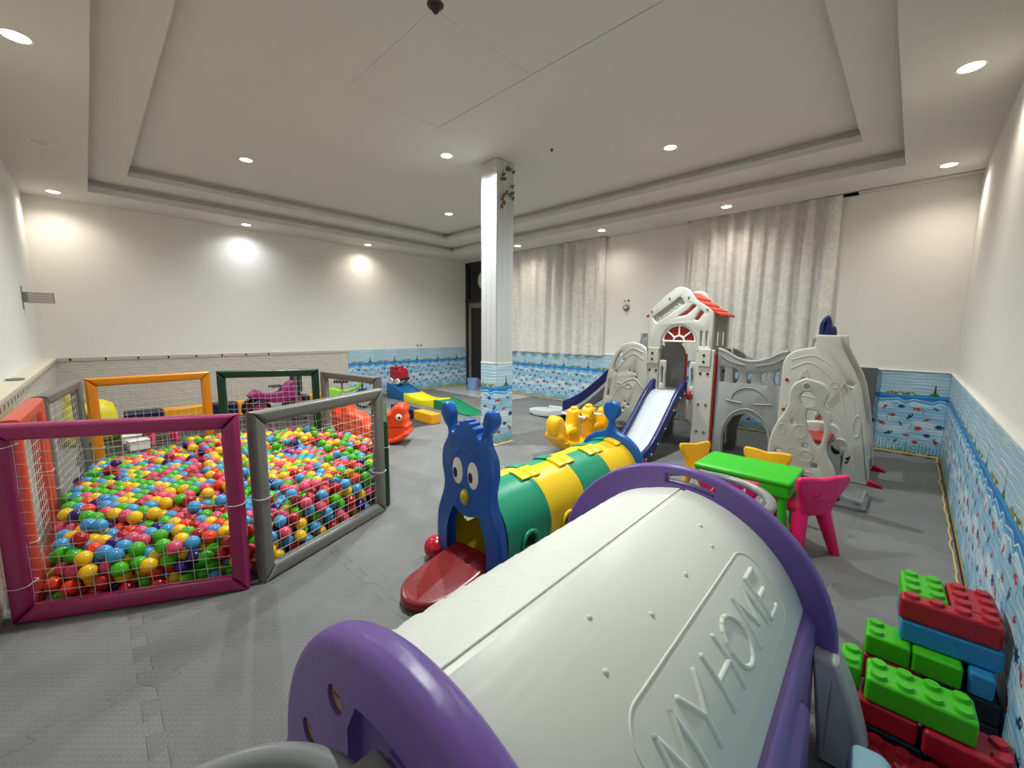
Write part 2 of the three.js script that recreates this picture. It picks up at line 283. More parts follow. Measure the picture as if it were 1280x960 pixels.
// door in the far corner
{
  const d = struct('door_1', null); d.position.set(7.3, 0, 0);
  const z0 = ZA + 0.005, z1 = -7.36;
  part('door_frame', [box(-0.05, 0.05, 0, 3.3, z0, z0 + 0.09), box(-0.05, 0.05, 0, 3.3, z1 - 0.09, z1), box(-0.05, 0.05, 3.2, 3.3, z0, z1), box(-0.06, 0.05, 2.22, 2.34, z0, z1)], M.doorFrame, d);
  part('sash', [box(-0.03, 0.03, 0.02, 2.22, z0 + 0.1, z0 + 0.2), box(-0.03, 0.03, 0.02, 2.22, z1 - 0.2, z1 - 0.1), box(-0.03, 0.03, 0.02, 0.2, z0 + 0.2, z1 - 0.2), box(-0.03, 0.03, 2.1, 2.22, z0 + 0.2, z1 - 0.2)], M.alu, d);
  part('door_leaf', box(-0.01, 0.02, 0.2, 2.1, z0 + 0.2, z1 - 0.2), M.doorWood, d);
  part('transom_pane', box(-0.006, 0.006, 2.34, 3.2, z0 + 0.09, z1 - 0.09), M.glass, d);
  part('round_plate', lathe([[0.001, 0.03], [0.2, 0.025], [0.25, 0.0], [0.001, 0.0]], 36).rotateZ(Math.PI / 2).translate(-0.012, 2.79, -8.12), M.rim, d, 'round white plate on the transom glass');
  part('jamb', box(-0.2, -0.05, 0, 3.3, z1 - 0.02, z1), M.wall, d);
}
// ---- floor: slab, marble by the door, interlocking mats
const floor = struct('floor', box(XD - 0.2, 7.6, -0.16, -0.0165, ZA - 0.1, ZC + 0.1), M.sub);
const marble = noiseTex(512, (x, y) => { const v = fbm(x, y, 6, 5), k = Math.abs(fbm(x + 0.3, y, 4, 4) - 0.5) < 0.02 ? -0.12 : 0; const q = 0.5 + 0.22 * (v - 0.5) + k; return [q, q * 0.97, q * 0.9]; });
M.marble = mat(0xffffff, 0.16, { map: marble });
for (let i = 0; i < 3; i++) for (let j = 0; j < 5; j++) { const x0 = 6.05 + i * 0.6, z0 = -6.22 - j * 0.6; const x1 = Math.min(x0 + 0.597, 7.36), z1 = Math.max(z0 - 0.597, ZA); part('floor_tile', boxUV(rbox(x0, x1, -0.016, -0.004, z1, z0, 0.002, 1)), M.marble, floor); }
const AMP = 0.026;
function toothed(a, b, flat) {                       // offsets [u, side] along an edge from a to b; both neighbours use the same list
  if (flat) return [[a, 0]];
  const n = Math.max(1, Math.round(10 * (b - a))), out = [[a, 0]], d = (b - a) / n;
  for (let k = 0; k < n; k++) { const s = k % 2 ? 1 : -1; out.push([a + d * (k + (k ? -0.13 : 0.38)), s * AMP], [a + d * (k + 1 + (k < n - 1 ? 0.13 : -0.38)), s * AMP]); }
  return out;
}
function matTile(x0, x1, z0, z1) {                   // drawn in (x, -z) so that the extrusion points up
  const bx = (x) => x <= XD + 0.02 || x >= XB - 0.04 || (x > 6 && z1 < -6.1), bz = (z) => z >= ZC - 0.03 || z <= ZA + 0.03 || (x0 > 6 && z < -6.1);
  const h = (z) => [...toothed(x0, x1, bz(z)).map(([u, o]) => [u, -z + o]), [x1, -z]], v = (x) => [...toothed(-z1, -z0, bx(x)).map(([u, o]) => [x + o, u]), [x, -z0]];
  const pts = [...h(z1).slice(0, -1), ...v(x1).slice(0, -1), ...h(z0).reverse().slice(0, -1), ...v(x0).reverse().slice(0, -1)];
  const mx = (x0 + x1) / 2, my = -(z0 + z1) / 2, f = 1 - 0.0004;
  const sh = new THREE.Shape(pts.map(([x, y]) => V2(mx + (x - mx) * f, my + (y - my) * f)));
  const g = new THREE.ExtrudeGeometry(sh, { depth: 0.012, bevelEnabled: true, bevelSize: 0.0008, bevelThickness: 0.0018, bevelOffset: -0.0008, bevelSegments: 1 });
  return boxUV(g.rotateX(-Math.PI / 2).translate(0, -0.0142, 0));
}
let mk = 0;
for (let i = -1; i < 8; i++) for (let j = -1; j < 9; j++) {
  const x0 = Math.max(XD + 0.01, -0.95 + i), x1 = Math.min(XB - 0.035, 0.05 + i), z1 = Math.min(ZC - 0.025, -0.18 - j), z0 = Math.max(ZA + 0.02, -1.18 - j);
  if (x1 - x0 < 0.1 || z1 - z0 < 0.1 || (x0 > 6 && z1 < -6.1)) continue;
  part('floor_mat', matTile(x0, x1, z0, z1), M.mats[(mk * 7 + i * 3 + j) & 3], floor); mk++;
}
// ---- ceiling: soffit, stepped coffer, boards
const ring = (ox0, ox1, oz0, oz1, ix0, ix1, iz0, iz1, y0, y1, extra = []) => {
  const s = poly([[ox0, -oz1], [ox1, -oz1], [ox1, -oz0], [ox0, -oz0]]); s.holes = [poly([[ix0, -iz1], [ix1, -iz1], [ix1, -iz0], [ix0, -iz0]]), ...extra];
  return new THREE.ExtrudeGeometry(s, { depth: y1 - y0, bevelEnabled: false }).rotateX(-Math.PI / 2).translate(0, y0, 0);
};
const ceiling = struct('ceiling', null);
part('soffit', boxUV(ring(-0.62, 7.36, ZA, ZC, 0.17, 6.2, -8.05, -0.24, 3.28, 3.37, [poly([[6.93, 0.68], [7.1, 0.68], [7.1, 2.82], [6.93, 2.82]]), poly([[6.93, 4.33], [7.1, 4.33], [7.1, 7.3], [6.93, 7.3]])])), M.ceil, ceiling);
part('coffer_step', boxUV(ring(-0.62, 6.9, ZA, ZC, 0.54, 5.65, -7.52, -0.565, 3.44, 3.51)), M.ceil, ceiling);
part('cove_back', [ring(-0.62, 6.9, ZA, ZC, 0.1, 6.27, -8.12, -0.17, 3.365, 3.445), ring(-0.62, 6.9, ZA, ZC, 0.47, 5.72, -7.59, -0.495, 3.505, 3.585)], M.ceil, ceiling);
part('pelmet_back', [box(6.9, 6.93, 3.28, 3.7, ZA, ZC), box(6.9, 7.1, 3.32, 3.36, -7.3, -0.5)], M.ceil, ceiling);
{ // gypsum boards with open joints
  const X0 = -0.62, X1 = 7.36, Z0 = ZA, Z1 = ZC, g = 0.0035, xs = [1.758, 2.722], zs = [-3.74, -2.455];
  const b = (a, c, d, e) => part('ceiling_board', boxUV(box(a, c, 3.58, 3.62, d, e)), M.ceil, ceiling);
  b(X0, xs[1] - g, Z0, zs[0] - g * 0.0); b(xs[1] - g, X1, Z0, zs[0]);                    // far side
  b(xs[1] + g, X1, zs[0], Z1);                                                            // right of the long joint
  b(X0, xs[0] - g * 0.4, zs[0], Z1);                                                      // left
  b(xs[0] + g * 0.4, xs[1] - g, zs[0] + g, zs[1] - g * 0.4);                              // hatch
  b(xs[0] - g * 0.4, xs[1] - g, zs[1] + g * 0.4, Z1);
  part('roof_deck', box(-0.8, 7.7, 3.7, 3.8, ZA - 0.2, ZC + 0.2), M.dark, ceiling);
}
// ---- column
const PX = [3.64, 3.93], PZ = [-4.1, -3.82];
{
  const c = struct('column', box(PX[0] + 0.012, PX[1] - 0.012, 0, 3.58, PZ[0] + 0.012, PZ[1] - 0.012), M.wall);
  const strip = (w) => rbox(-w / 2 + 0.0006, w / 2 - 0.0006, 1.09, 3.565, -0.006, 0.006, 0.0025, 1);
  for (const [px, pz, ry, L] of [[PX[0], (PZ[0] + PZ[1]) / 2, -Math.PI / 2, PZ[1] - PZ[0]], [(PX[0] + PX[1]) / 2, PZ[1], 0, PX[1] - PX[0]], [PX[1], (PZ[0] + PZ[1]) / 2, Math.PI / 2, PZ[1] - PZ[0]], [(PX[0] + PX[1]) / 2, PZ[0], Math.PI, PX[1] - PX[0]]]) {
    const h = new THREE.Group(); h.name = 'cladding_face'; h.position.set(px, 0, pz); h.rotation.y = ry; c.add(h);
    for (let k = 0; k < 3; k++) { const s = part('cladding_strip', strip(L / 3), M.pvc, h); s.position.set((k - 1) * L / 3, 0, 0); }
    part('foam_panel', panelGeo(L + 0.014, 1.075, 0.014, ry === 0 ? 0.55 : 0.12, ry === 0 ? 0.99 : 0.56), M.sea, h).position.z = 0.001;
    part('panel_top_edge', rbox(-L / 2 - 0.012, L / 2 + 0.012, 1.07, 1.09, -0.008, 0.012, 0.004), M.rim, h);
    part('base_strip', rbox(-L / 2 - 0.012, L / 2 + 0.012, 0, 0.014, -0.004, 0.02, 0.004), M.rim, h);
  }
}
// ---- curtains of pale lace
const lace = noiseTex(512, (x, y) => { const a = fbm(x, y, 24, 3), b = fbm(x + 0.37, y + 0.11, 64, 2); return a > 0.54 ? 1.0 : b > 0.55 ? 0.95 : 0.9; });
M.curtain = phys(0xf4f2ec, 0.85, { map: lace, bumpMap: lace, bumpScale: 0.0015, transmission: 0.18, thickness: 0, side: THREE.DoubleSide, sheen: 0.3 });
function curtain(z0, z1, label, pleats, sd) {
  const nx = 260, ny = 30, pos = [], uv = [], idx = [];
  for (let j = 0; j <= ny; j++) for (let i = 0; i <= nx; i++) {
    const u = i / nx, v = j / ny, z = z0 + (z1 - z0) * u, y = 3.318 - v * (3.318 - 1.03);
    const ph = u * pleats * Math.PI * 2 + 1.3 * Math.sin(u * 7 + sd) + 0.25 * Math.sin(v * 3 + u * 9);
    const am = Math.min(0.062, (0.03 + 0.04 * (0.5 + 0.5 * Math.sin(u * 11 + sd * 2))) * (0.8 + 0.35 * v));
    pos.push(7.022 + am * Math.tanh(1.8 * Math.sin(ph)) + 0.004 * Math.sin(ph * 2.7 + v * 4), y, z + 0.01 * Math.sin(ph + 1) * v); uv.push(u * (z1 - z0), y);
  }
  for (let j = 0; j < ny; j++) for (let i = 0; i < nx; i++) { const a = j * (nx + 1) + i, b = a + 1, c = a + nx + 1, d = c + 1; idx.push(a, c, b, b, c, d); }
  const g = new THREE.BufferGeometry(); g.setAttribute('position', new THREE.Float32BufferAttribute(pos, 3)); g.setAttribute('uv', new THREE.Float32BufferAttribute(uv, 2)); g.setIndex(idx); g.computeVertexNormals();
  return solo('curtain', label, 'curtain', g, M.curtain);
}
curtain(-7.25, -4.38, 'pale lace curtain hanging between the column and the round wall fixture', 10, 0.4);
curtain(-2.8, -0.84, 'pale lace curtain with deep folds hanging behind the white castle playset', 9, 2.1);
// ---- downlights
const glowW = new THREE.MeshStandardMaterial({ color: 0x111111, emissive: 0xfff4e2, emissiveIntensity: 9 });
const dead = mat(0xb8b4aa, 0.5);
const sh = lathe([[0.062, 0.0], [0.076, -0.005], [0.079, -0.001], [0.079, 0.003]], 28), lens = new THREE.CircleGeometry(0.063, 28).rotateX(Math.PI / 2).translate(0, -0.002, 0);
function downlight(x, y, z, col, cd, label, group) {
  const o = thing('downlight', label, 'downlight', [x, y, z], 0, group);
  part('trim_ring', sh, M.rim, o); part('lens', lens, cd ? glowW : dead, o);
  if (cd) { const l = new THREE.SpotLight(col, cd, 0, 76 * D2R, 0.9, 2); l.position.set(0, -0.012, 0); l.target.position.set(0, -1, 0); l.castShadow = true; l.shadow.radius = 2; l.shadow.mapSize.set(512, 512); o.add(l, l.target); }
}
const WARM = 0xfff6e6, COOL = 0xf6f8ff, NEUT = 0xf5fcfa;
for (const [x, z] of [[1.57, -6.18], [3.2, -4.24], [4.74, -6.23], [4.8, -2.19], [1.6, -2.2]]) downlight(x, 3.58, z, NEUT, LAMP_CD, 'round lit downlight set into the flat grey centre of the ceiling', 'downlights in the ceiling centre');
for (const [x, z, c] of [[-0.15, -4.17, WARM], [-0.15, -8.41, WARM], [2.09, -8.49, COOL], [4.32, -8.49, WARM], [6.52, -6.2, WARM], [6.52, -4.15, WARM], [6.5, -2.09, WARM], [6.5, 0.09, WARM], [4.28, 0.1, WARM]]) downlight(x, 3.28, z, c, SOFFIT_CD, 'small round lit downlight in the lowered border of the ceiling', 'downlights in the ceiling border');
downlight(-0.16, 3.28, -6.3, WARM, 0, 'unlit round downlight in the lowered ceiling border above the left wall');
downlight(6.68, 3.28, -8.5, WARM, 0, 'unlit round downlight in the lowered ceiling border near the dark door');

// ---------------------------------------------------------------- "my home" barrel in the foreground (local x across, z towards the near end)
{
  const a = 2.2 * D2R;
  const o = thing('play_barrel', 'white barrel playhouse with purple arched ends and raised MY HOME lettering', 'playhouse', [1.076, 0, -0.642], -(Math.PI / 2 - a));
  const cy = 0.34, R = 0.585, T = (t) => 1.1 - t;                 // t: distance along the barrel from the camera's plane
  const arc = (r, a0, a1, n = 40) => [...Array(n + 1)].map((_, k) => { const f = (a0 + (a1 - a0) * k / n) * D2R; return [r * Math.cos(f), cy + r * Math.sin(f)]; });
  // far end: purple arch above 0.39 m with a hand slot, pale legs below
  const bow = (r, ri, a0, a1) => new THREE.Shape([...arc(r, a0, a1), ...arc(ri, a1, a0)].map((p) => V2(...p)));
  const slot = new THREE.Path([...arc(0.553, 74, 96, 10), ...arc(0.517, 96, 74, 10)].map((p) => V2(...p)));
  const farZ = T(1.795);
  const far = bow(R, 0.36, 4, 176);
  part('end_arch', slab(far, farZ, farZ + 0.055, 0.01, [slot], 4, 20), M.purple, o, 'purple arch with a hand slot');
  const leg = (s) => rounded([[s * 0.588, 0.385, 0.01], [s * 0.64, 0.27, 0.08], [s * 0.69, 0.1, 0.08], [s * 0.705, 0.0, 0.01], [s * 0.56, 0.0, 0.01], [s * 0.515, 0.385, 0.01]]);
  for (const s of [1, -1]) part('leg', slab(leg(s), farZ - 0.012, farZ + 0.115, 0.018, [], 3), M.legWhite, o, 'pale grey foot of the arch');
  // near end: solid purple plate with screw caps and a recessed field
  const nearZ = T(0.335);
  const plate = new THREE.Shape([...arc(0.556, 4, 176, 60), [-0.6, 0.3], [-0.69, 0.1], [-0.7, 0], [0.7, 0], [0.69, 0.1], [0.6, 0.3]].map((p) => V2(...p)));
  const field = new THREE.Path([...arc(0.43, -30, 105, 30), [-0.15, 0.68], [-0.155, 0.5], [-0.15, 0.2]].map((p) => V2(...p)));
  const caps = [[-0.205, 0.71], [-0.365, 0.515]];
  {
    const brush = (g) => { g = clean(g); const q = new Brush(g); q.updateMatrixWorld(); return q; }, ev = new Evaluator(); ev.attributes = ['position', 'normal', 'uv'];
    let q = brush(slab(plate, nearZ - 0.1, nearZ, 0.042, [], 8, 24));
    q = ev.evaluate(q, brush(slab(new THREE.Shape(field.getPoints()), nearZ - 0.03, nearZ + 0.03, 0.002)), SUBTRACTION);
    for (const [x, y] of caps) q = ev.evaluate(q, brush(cyl(0.033, 0.033, 0.06, 28).rotateX(Math.PI / 2).translate(x, y, nearZ)), SUBTRACTION);
    part('end_plate', q.geometry, M.purple, o, 'purple arched plate with a recessed field');
  }
  const raised = (r, w, a0, a1) => slab(new THREE.Shape([...arc(r + w, a0, a1, 20), ...arc(r - w, a1, a0, 20)].map((p) => V2(...p))), nearZ - 0.034, nearZ - 0.008, 0.012, [], 4);
  part('recess_ridge', raised(0.36, 0.022, 20, 92), M.purple, o); part('recess_ridge', raised(0.22, 0.05, -10, 96), M.purple, o);
  for (const [x, y] of caps) { const c = part('screw_cap', cyl(0.03, 0.03, 0.02, 24).rotateX(Math.PI / 2).translate(x, y, nearZ - 0.019), M.brass, o, 'brass coloured screw cap'); part('slot', box(x - 0.02, x + 0.02, y - 0.003, y + 0.003, nearZ - 0.0095, nearZ - 0.0085), M.black, c); }
  // barrel skins
  const z0 = farZ + 0.045, z1 = nearZ - 0.09;
  const skin = (r, a0, a1, za, zb, th = 0.018) => slab(new THREE.Shape([...arc(r, a0, a1), ...arc(r - th, a1, a0)].map((p) => V2(...p))), za, zb, 0.004, [], 2);
  part('barrel_panel', skin(0.5, 16.3, 85.9, z0, z1, 0.025), M.plasticWhite, o, 'white curved panel with raised lettering');
  const rad = (f) => f < 96 ? 0.5 - 0.012 * (f - 87) / 9 : 0.488 - 0.03 * Math.min(1, (f - 96) / 34);
  const lap = [];
  const n = 16, dz = (z1 - z0) / n;
  for (let k = 0; k < n; k++) {                                    // lapped boards: each stands a little proud of the next
    const out = [], inn = []; for (let f = 88.9; f <= 168; f += 3) { const r = rad(f) - (f > 126 ? 0 : 0); out.push([r * Math.cos(f * D2R), cy + r * Math.sin(f * D2R)]); inn.unshift([(r - 0.02) * Math.cos(f * D2R), cy + (r - 0.02) * Math.sin(f * D2R)]); }
    const g = new THREE.ExtrudeGeometry(new THREE.Shape([...out, ...inn].map((p) => V2(...p))), { depth: dz, bevelEnabled: false, curveSegments: 4 });
    const p = g.attributes.position; for (let i = 0; i < p.count; i++) { const x = p.getX(i), y = p.getY(i) - cy, f = Math.atan2(y, x) / D2R, w = Math.max(0, Math.min(1, (f - 104) / 20)) * 0.018; const r = Math.hypot(x, y), q = 1 + w * (1 - p.getZ(i) / dz) / r; p.setX(i, x * q); p.setY(i, cy + y * q); }
    g.computeVertexNormals(); lap.push(toCreasedNormals(g, 0.5).translate(0, 0, z0 + k * dz));
  }
  part('lapped_panel', lap, M.plasticWhite, o, 'white lapped roof panel');
  part('seam_strip', slab(new THREE.Shape([...arc(0.492, 84.5, 90, 6), ...arc(0.478, 90, 84.5, 6)].map((p) => V2(...p))), z0, z1, 0), M.plasticWhite, o);
  for (const [t, f] of [[1.43, 62.3], [1.197, 63.1], [0.959, 63.2], [0.72, 62.9], [1.5, 70], [0.8, 74]]) part('pimple', ellipsoid(0, 0, 0, 0.008, 0.008, 0.008, 12).translate(0.4985 * Math.cos(f * D2R), cy + 0.4985 * Math.sin(f * D2R), T(t)), M.plasticWhite, o);
  // raised frame and lettering wrapped on the panel: (t, angle)
  const on = (t, f, r = 0.5) => [r * Math.cos(f * D2R), cy + r * Math.sin(f * D2R), T(t)];
  const fr = [];
  const rrect = (t0, t1, f0, f1, ct, cf) => { const q = []; const c = (tc, fc, b) => { for (let k = 0; k <= 6; k++) { const e = (b + k * 15) * D2R; q.push([tc + ct * Math.cos(e), fc + cf * Math.sin(e)]); } }; c(t1 - ct, f1 - cf, 0); c(t0 + ct, f1 - cf, 90); c(t0 + ct, f0 + cf, 180); c(t1 - ct, f0 + cf, 270); return q; };
  const fq = rrect(0.66, 1.565, 26.6, 54.6, 0.07, 8), dense = []; for (let i = 0; i < fq.length; i++) { const A = fq[i], B = fq[(i + 1) % fq.length], m = Math.max(1, Math.ceil(Math.hypot((A[0] - B[0]), (A[1] - B[1]) * 0.0087) / 0.03)); for (let k = 0; k < m; k++) dense.push(on(A[0] + (B[0] - A[0]) * k / m, A[1] + (B[1] - A[1]) * k / m, 0.4995)); }
  part('raised_frame', new THREE.TubeGeometry(new THREE.CatmullRomCurve3(dense.map((p) => V3(...p)), true), dense.length * 2, 0.0038, 6, true), M.plasticWhite, o);
  const strokes = { M: [[[0, 0], [0.15, 1], [0.5, 0.25], [0.85, 1], [1, 0]]], Y: [[[0, 1], [0.5, 0.45], [1, 1]], [[0.5, 0.45], [0.5, 0]]], H: [[[0, 0], [0, 1]], [[1, 0], [1, 1]], [[0, 0.5], [1, 0.5]]], O: [[...Array(17)].map((_, k) => [0.5 + 0.5 * Math.cos(k * Math.PI / 8), 0.5 + 0.5 * Math.sin(k * Math.PI / 8)])], E: [[[1, 1], [0, 1], [0, 0], [1, 0]], [[0, 0.5], [0.8, 0.5]]] };
  const lets = [['M', 0.705, 0.11], ['Y', 0.84, 0.1], ['H', 1.0, 0.09], ['O', 1.12, 0.12], ['M', 1.27, 0.12], ['E', 1.425, 0.085]], L = [];
  for (const [ch, t0, w] of lets) for (const st of strokes[ch]) for (let i = 0; i + 1 < st.length; i++) {
    const A = st[i], B = st[i + 1], P = [...Array(6)].map((_, k) => V3(...on(t0 + w * (A[0] + (B[0] - A[0]) * k / 5), 33.4 + 14 * (A[1] + (B[1] - A[1]) * k / 5), 0.5)));
    L.push(new THREE.TubeGeometry(new THREE.CatmullRomCurve3(P), 6, 0.008, 8)); for (const q of [P[0], P[5]]) L.push(new THREE.SphereGeometry(0.008, 8, 6).translate(q.x, q.y, q.z));
  }
  part('raised_lettering', L, M.plasticWhite, o);
  // purple skirts below the barrel
  for (const s of [1, -1]) part('side_skirt', [slab(rounded([[s * 0.485, 0.5, 0.005], [s * 0.515, 0.46, 0.02], [s * 0.53, 0.02, 0.01], [s * 0.44, 0.02, 0.01], [s * 0.44, 0.5, 0.005]]), z0, z1, 0.004), slab(rounded([[s * 0.5, 0.42, 0.01], [s * 0.54, 0.4, 0.012], [s * 0.56, 0.06, 0.02], [s * 0.5, 0.06, 0.01]]), z0 + 0.34, z1 - 0.2, 0.02)], s > 0 ? M.lilac : M.purple, o, 'lilac side skirt');
  // hoops at both ends
  for (const [s, ze, hr] of [[1, nearZ, 0.235], [-1, farZ, 0.285]]) {
    const zc = ze + s * (hr + 0.05), h = part('hoop', [new THREE.TorusGeometry(hr, 0.024, 14, 60).rotateX(Math.PI / 2).scale(1, 0.8, 1).translate(0, 0.705, zc), rbox(-0.045, 0.045, 0.67, 0.725, Math.min(ze, ze + s * 0.07) - (s < 0 ? 0.004 : 0.01), Math.max(ze, ze + s * 0.07) + (s > 0 ? 0.004 : 0.004), 0.018, 3)], M.hoop, o, 'grey plastic basketball hoop');
    const cords = []; for (let k = 0; k < 12; k++) { const e = k * Math.PI / 6, q = (k + 1) * Math.PI / 6, q2 = (k - 1) * Math.PI / 6, c = (r, f, y) => [r * Math.cos(f), y, zc + r * Math.sin(f)]; for (const w of [q, q2]) cords.push(bar(c(hr - 0.02, e, 0.69), c(hr * 0.72, (e + w) / 2, 0.6), 0.0018, 5), bar(c(hr * 0.72, (e + w) / 2, 0.6), c(hr * 0.55, e, 0.5), 0.0018, 5)); }
    part('hoop_net', cords, M.tie, h);
  }
  solo('foam_block', 'light blue rounded block lying on the floor against the purple side of the barrel', 'block', rbox(-0.11, 0.11, 0, 0.3, -0.05, 0.05, 0.035, 3), M.blueBlock, [1.4, 0, 0.035], 0.1);
}
// ---------------------------------------------------------------- caterpillar tunnel: face towards -x
{
  const o = thing('caterpillar_tunnel', 'caterpillar crawl tunnel of green and yellow half rings with a blue bug face', 'play tunnel', [1.56, 0, -1.82], -Math.PI / 2);  // local x = world z, local z = -world x
  const face = smooth([[-0.235, 0.0], [-0.285, 0.12], [-0.292, 0.26], [-0.275, 0.38], [-0.225, 0.5], [-0.212, 0.58], [-0.232, 0.68], [-0.222, 0.78], [-0.175, 0.86], [-0.172, 0.91], [-0.205, 0.94], [-0.238, 1.0], [-0.22, 1.055], [-0.18, 1.06], [-0.15, 1.01], [-0.148, 0.95], [-0.125, 0.895], [-0.09, 0.925], [-0.055, 0.955], [0.0, 0.965], [0.055, 0.955], [0.09, 0.925], [0.125, 0.895], [0.148, 0.95], [0.15, 1.01], [0.18, 1.06], [0.22, 1.055], [0.238, 1.0], [0.205, 0.94], [0.172, 0.91], [0.175, 0.86], [0.222, 0.78], [0.232, 0.68], [0.212, 0.58], [0.225, 0.5], [0.275, 0.38], [0.292, 0.26], [0.285, 0.12], [0.235, 0.0]], 240);
  const mouth = new THREE.Path(smooth([[-0.17, 0.0], [-0.2, 0.14], [-0.195, 0.28], [-0.15, 0.4], [-0.115, 0.455], [-0.07, 0.43], [0, 0.415], [0.07, 0.43], [0.115, 0.455], [0.15, 0.4], [0.195, 0.28], [0.2, 0.14], [0.17, 0.0], [0, -0.02]], 90).getPoints());
  mouth.holes = undefined;
  part('face_board', slab(face, 0.0, 0.075, 0.016, [new THREE.Path(smooth([[-0.165, 0.02], [-0.2, 0.14], [-0.195, 0.28], [-0.155, 0.39], [-0.115, 0.45], [-0.07, 0.43], [0, 0.415], [0.07, 0.43], [0.115, 0.45], [0.155, 0.39], [0.195, 0.28], [0.2, 0.14], [0.165, 0.02], [0.0, 0.012]], 90).getPoints())], 3), M.blue, o, 'blue bug face with two antennae');
  // stepped crest
  part('crest', [[-0.075, 0.925], [-0.04, 0.95], [0, 0.962], [0.04, 0.95], [0.075, 0.925]].map(([x, y]) => rbox(x - 0.019, x + 0.019, y - 0.03, y + 0.022, 0.002, 0.074, 0.008)), M.blue, o);
  for (const s of [-1, 1]) {
    const e = part('eye', ellipsoid(s * 0.07, 0.665, 0.07, 0.05, 0.085, 0.018), M.white, o, 'white oval eye'); part('pupil', ellipsoid(s * 0.07 - 0.008, 0.655, 0.084, 0.022, 0.034, 0.008), M.black, e);
    part('eyebrow', tube([[s * 0.04, 0.775, 0.073], [s * 0.065, 0.79, 0.076], [s * 0.1, 0.775, 0.073]], 0.008, 6), M.blue, o);
  }
  part('nose', ellipsoid(0, 0.52, 0.075, 0.033, 0.05, 0.028), mat(0xb8b01a, 0.35), o, 'yellow green nose');
  part('tongue', [(() => { const g = slab(smooth([[-0.17, 0.02], [-0.18, 0.25], [-0.14, 0.42], [0, 0.5], [0.14, 0.42], [0.18, 0.25], [0.17, 0.02], [0, 0.0]], 60), 0, 0.06, 0.02, [], 3); g.rotateX(Math.PI / 2); const p = g.attributes.position; for (let i = 0; i < p.count; i++) { const f = Math.max(0, p.getZ(i)) / 0.5; p.setY(i, p.getY(i) + 0.075 + 0.1 * Math.pow(1 - f, 2)); } g.computeVertexNormals(); return g.translate(0, 0, 0.0); })(), ...[-0.08, -0.04, 0, 0.04, 0.08].map((x) => tube([0.04, 0.1, 0.16, 0.22, 0.28, 0.34, 0.4].map((z) => [x, 0.0755 + 0.1 * Math.pow(1 - z / 0.5, 2), z]), 0.006, 6))], M.tongue, o, 'dark red tongue ramp');
  for (const s of [-1, 1]) part('ball_foot', ellipsoid(s * 0.315, 0.075, 0.06, 0.085, 0.075, 0.085), M.redBall, o, 'glossy red ball foot');
  // half shells, alternating colours
  const seg = 0.385, R = 0.287, cy = 0.287, half = (a0, a1, z0, z1, hole) => {
    const g = new THREE.BufferGeometry(), nx = 40, nz = 26, pos = [], idx = [];
    const P = (i, j, r) => { const f = (a0 + (a1 - a0) * i / nx) * D2R, z = z0 + (z1 - z0) * j / nz; return [r * Math.cos(f), cy + r * Math.sin(f), z]; };
    const inHole = (i, j) => { const f = (a0 + (a1 - a0) * (i + 0.5) / nx), z = z0 + (z1 - z0) * (j + 0.5) / nz; return Math.hypot((f - hole) * D2R * R, z - (z0 + z1) / 2) < 0.058; };
    for (const r of [R, R - 0.016]) for (let j = 0; j <= nz; j++) for (let i = 0; i <= nx; i++) { const e = Math.min(j, nz - j) <= 1 ? 0.006 : 0; pos.push(...P(i, j, r + (r === R ? e : 0))); }
    const N = (nx + 1) * (nz + 1), id = (i, j) => j * (nx + 1) + i;
    const q = (a, b, c, d) => idx.push(a, b, c, b, d, c);
    for (let j = 0; j < nz; j++) for (let i = 0; i < nx; i++) {
      if (inHole(i, j)) { for (const [di, dj, p1, p2] of [[-1, 0, [i, j], [i, j + 1]], [1, 0, [i + 1, j + 1], [i + 1, j]], [0, -1, [i + 1, j], [i, j]], [0, 1, [i, j + 1], [i + 1, j + 1]]]) if (!inHole(i + di, j + dj)) q(id(...p1), id(...p2), id(...p1) + N, id(...p2) + N); continue; }
      q(id(i, j), id(i, j + 1), id(i + 1, j), id(i + 1, j + 1)); q(id(i, j) + N, id(i + 1, j) + N, id(i, j + 1) + N, id(i + 1, j + 1) + N);
    }
    for (let i = 0; i < nx; i++) { q(id(i, 0), id(i + 1, 0), id(i, 0) + N, id(i + 1, 0) + N); q(id(i, nz), id(i, nz) + N, id(i + 1, nz), id(i + 1, nz) + N); }
    for (let j = 0; j < nz; j++) { q(id(0, j), id(0, j) + N, id(0, j + 1), id(0, j + 1) + N); q(id(nx, j), id(nx, j + 1), id(nx, j) + N, id(nx, j + 1) + N); }
    g.setAttribute('position', new THREE.Float32BufferAttribute(pos, 3)); g.setIndex(idx);
    return toCreasedNormals(g.toNonIndexed(), 0.7);
  };
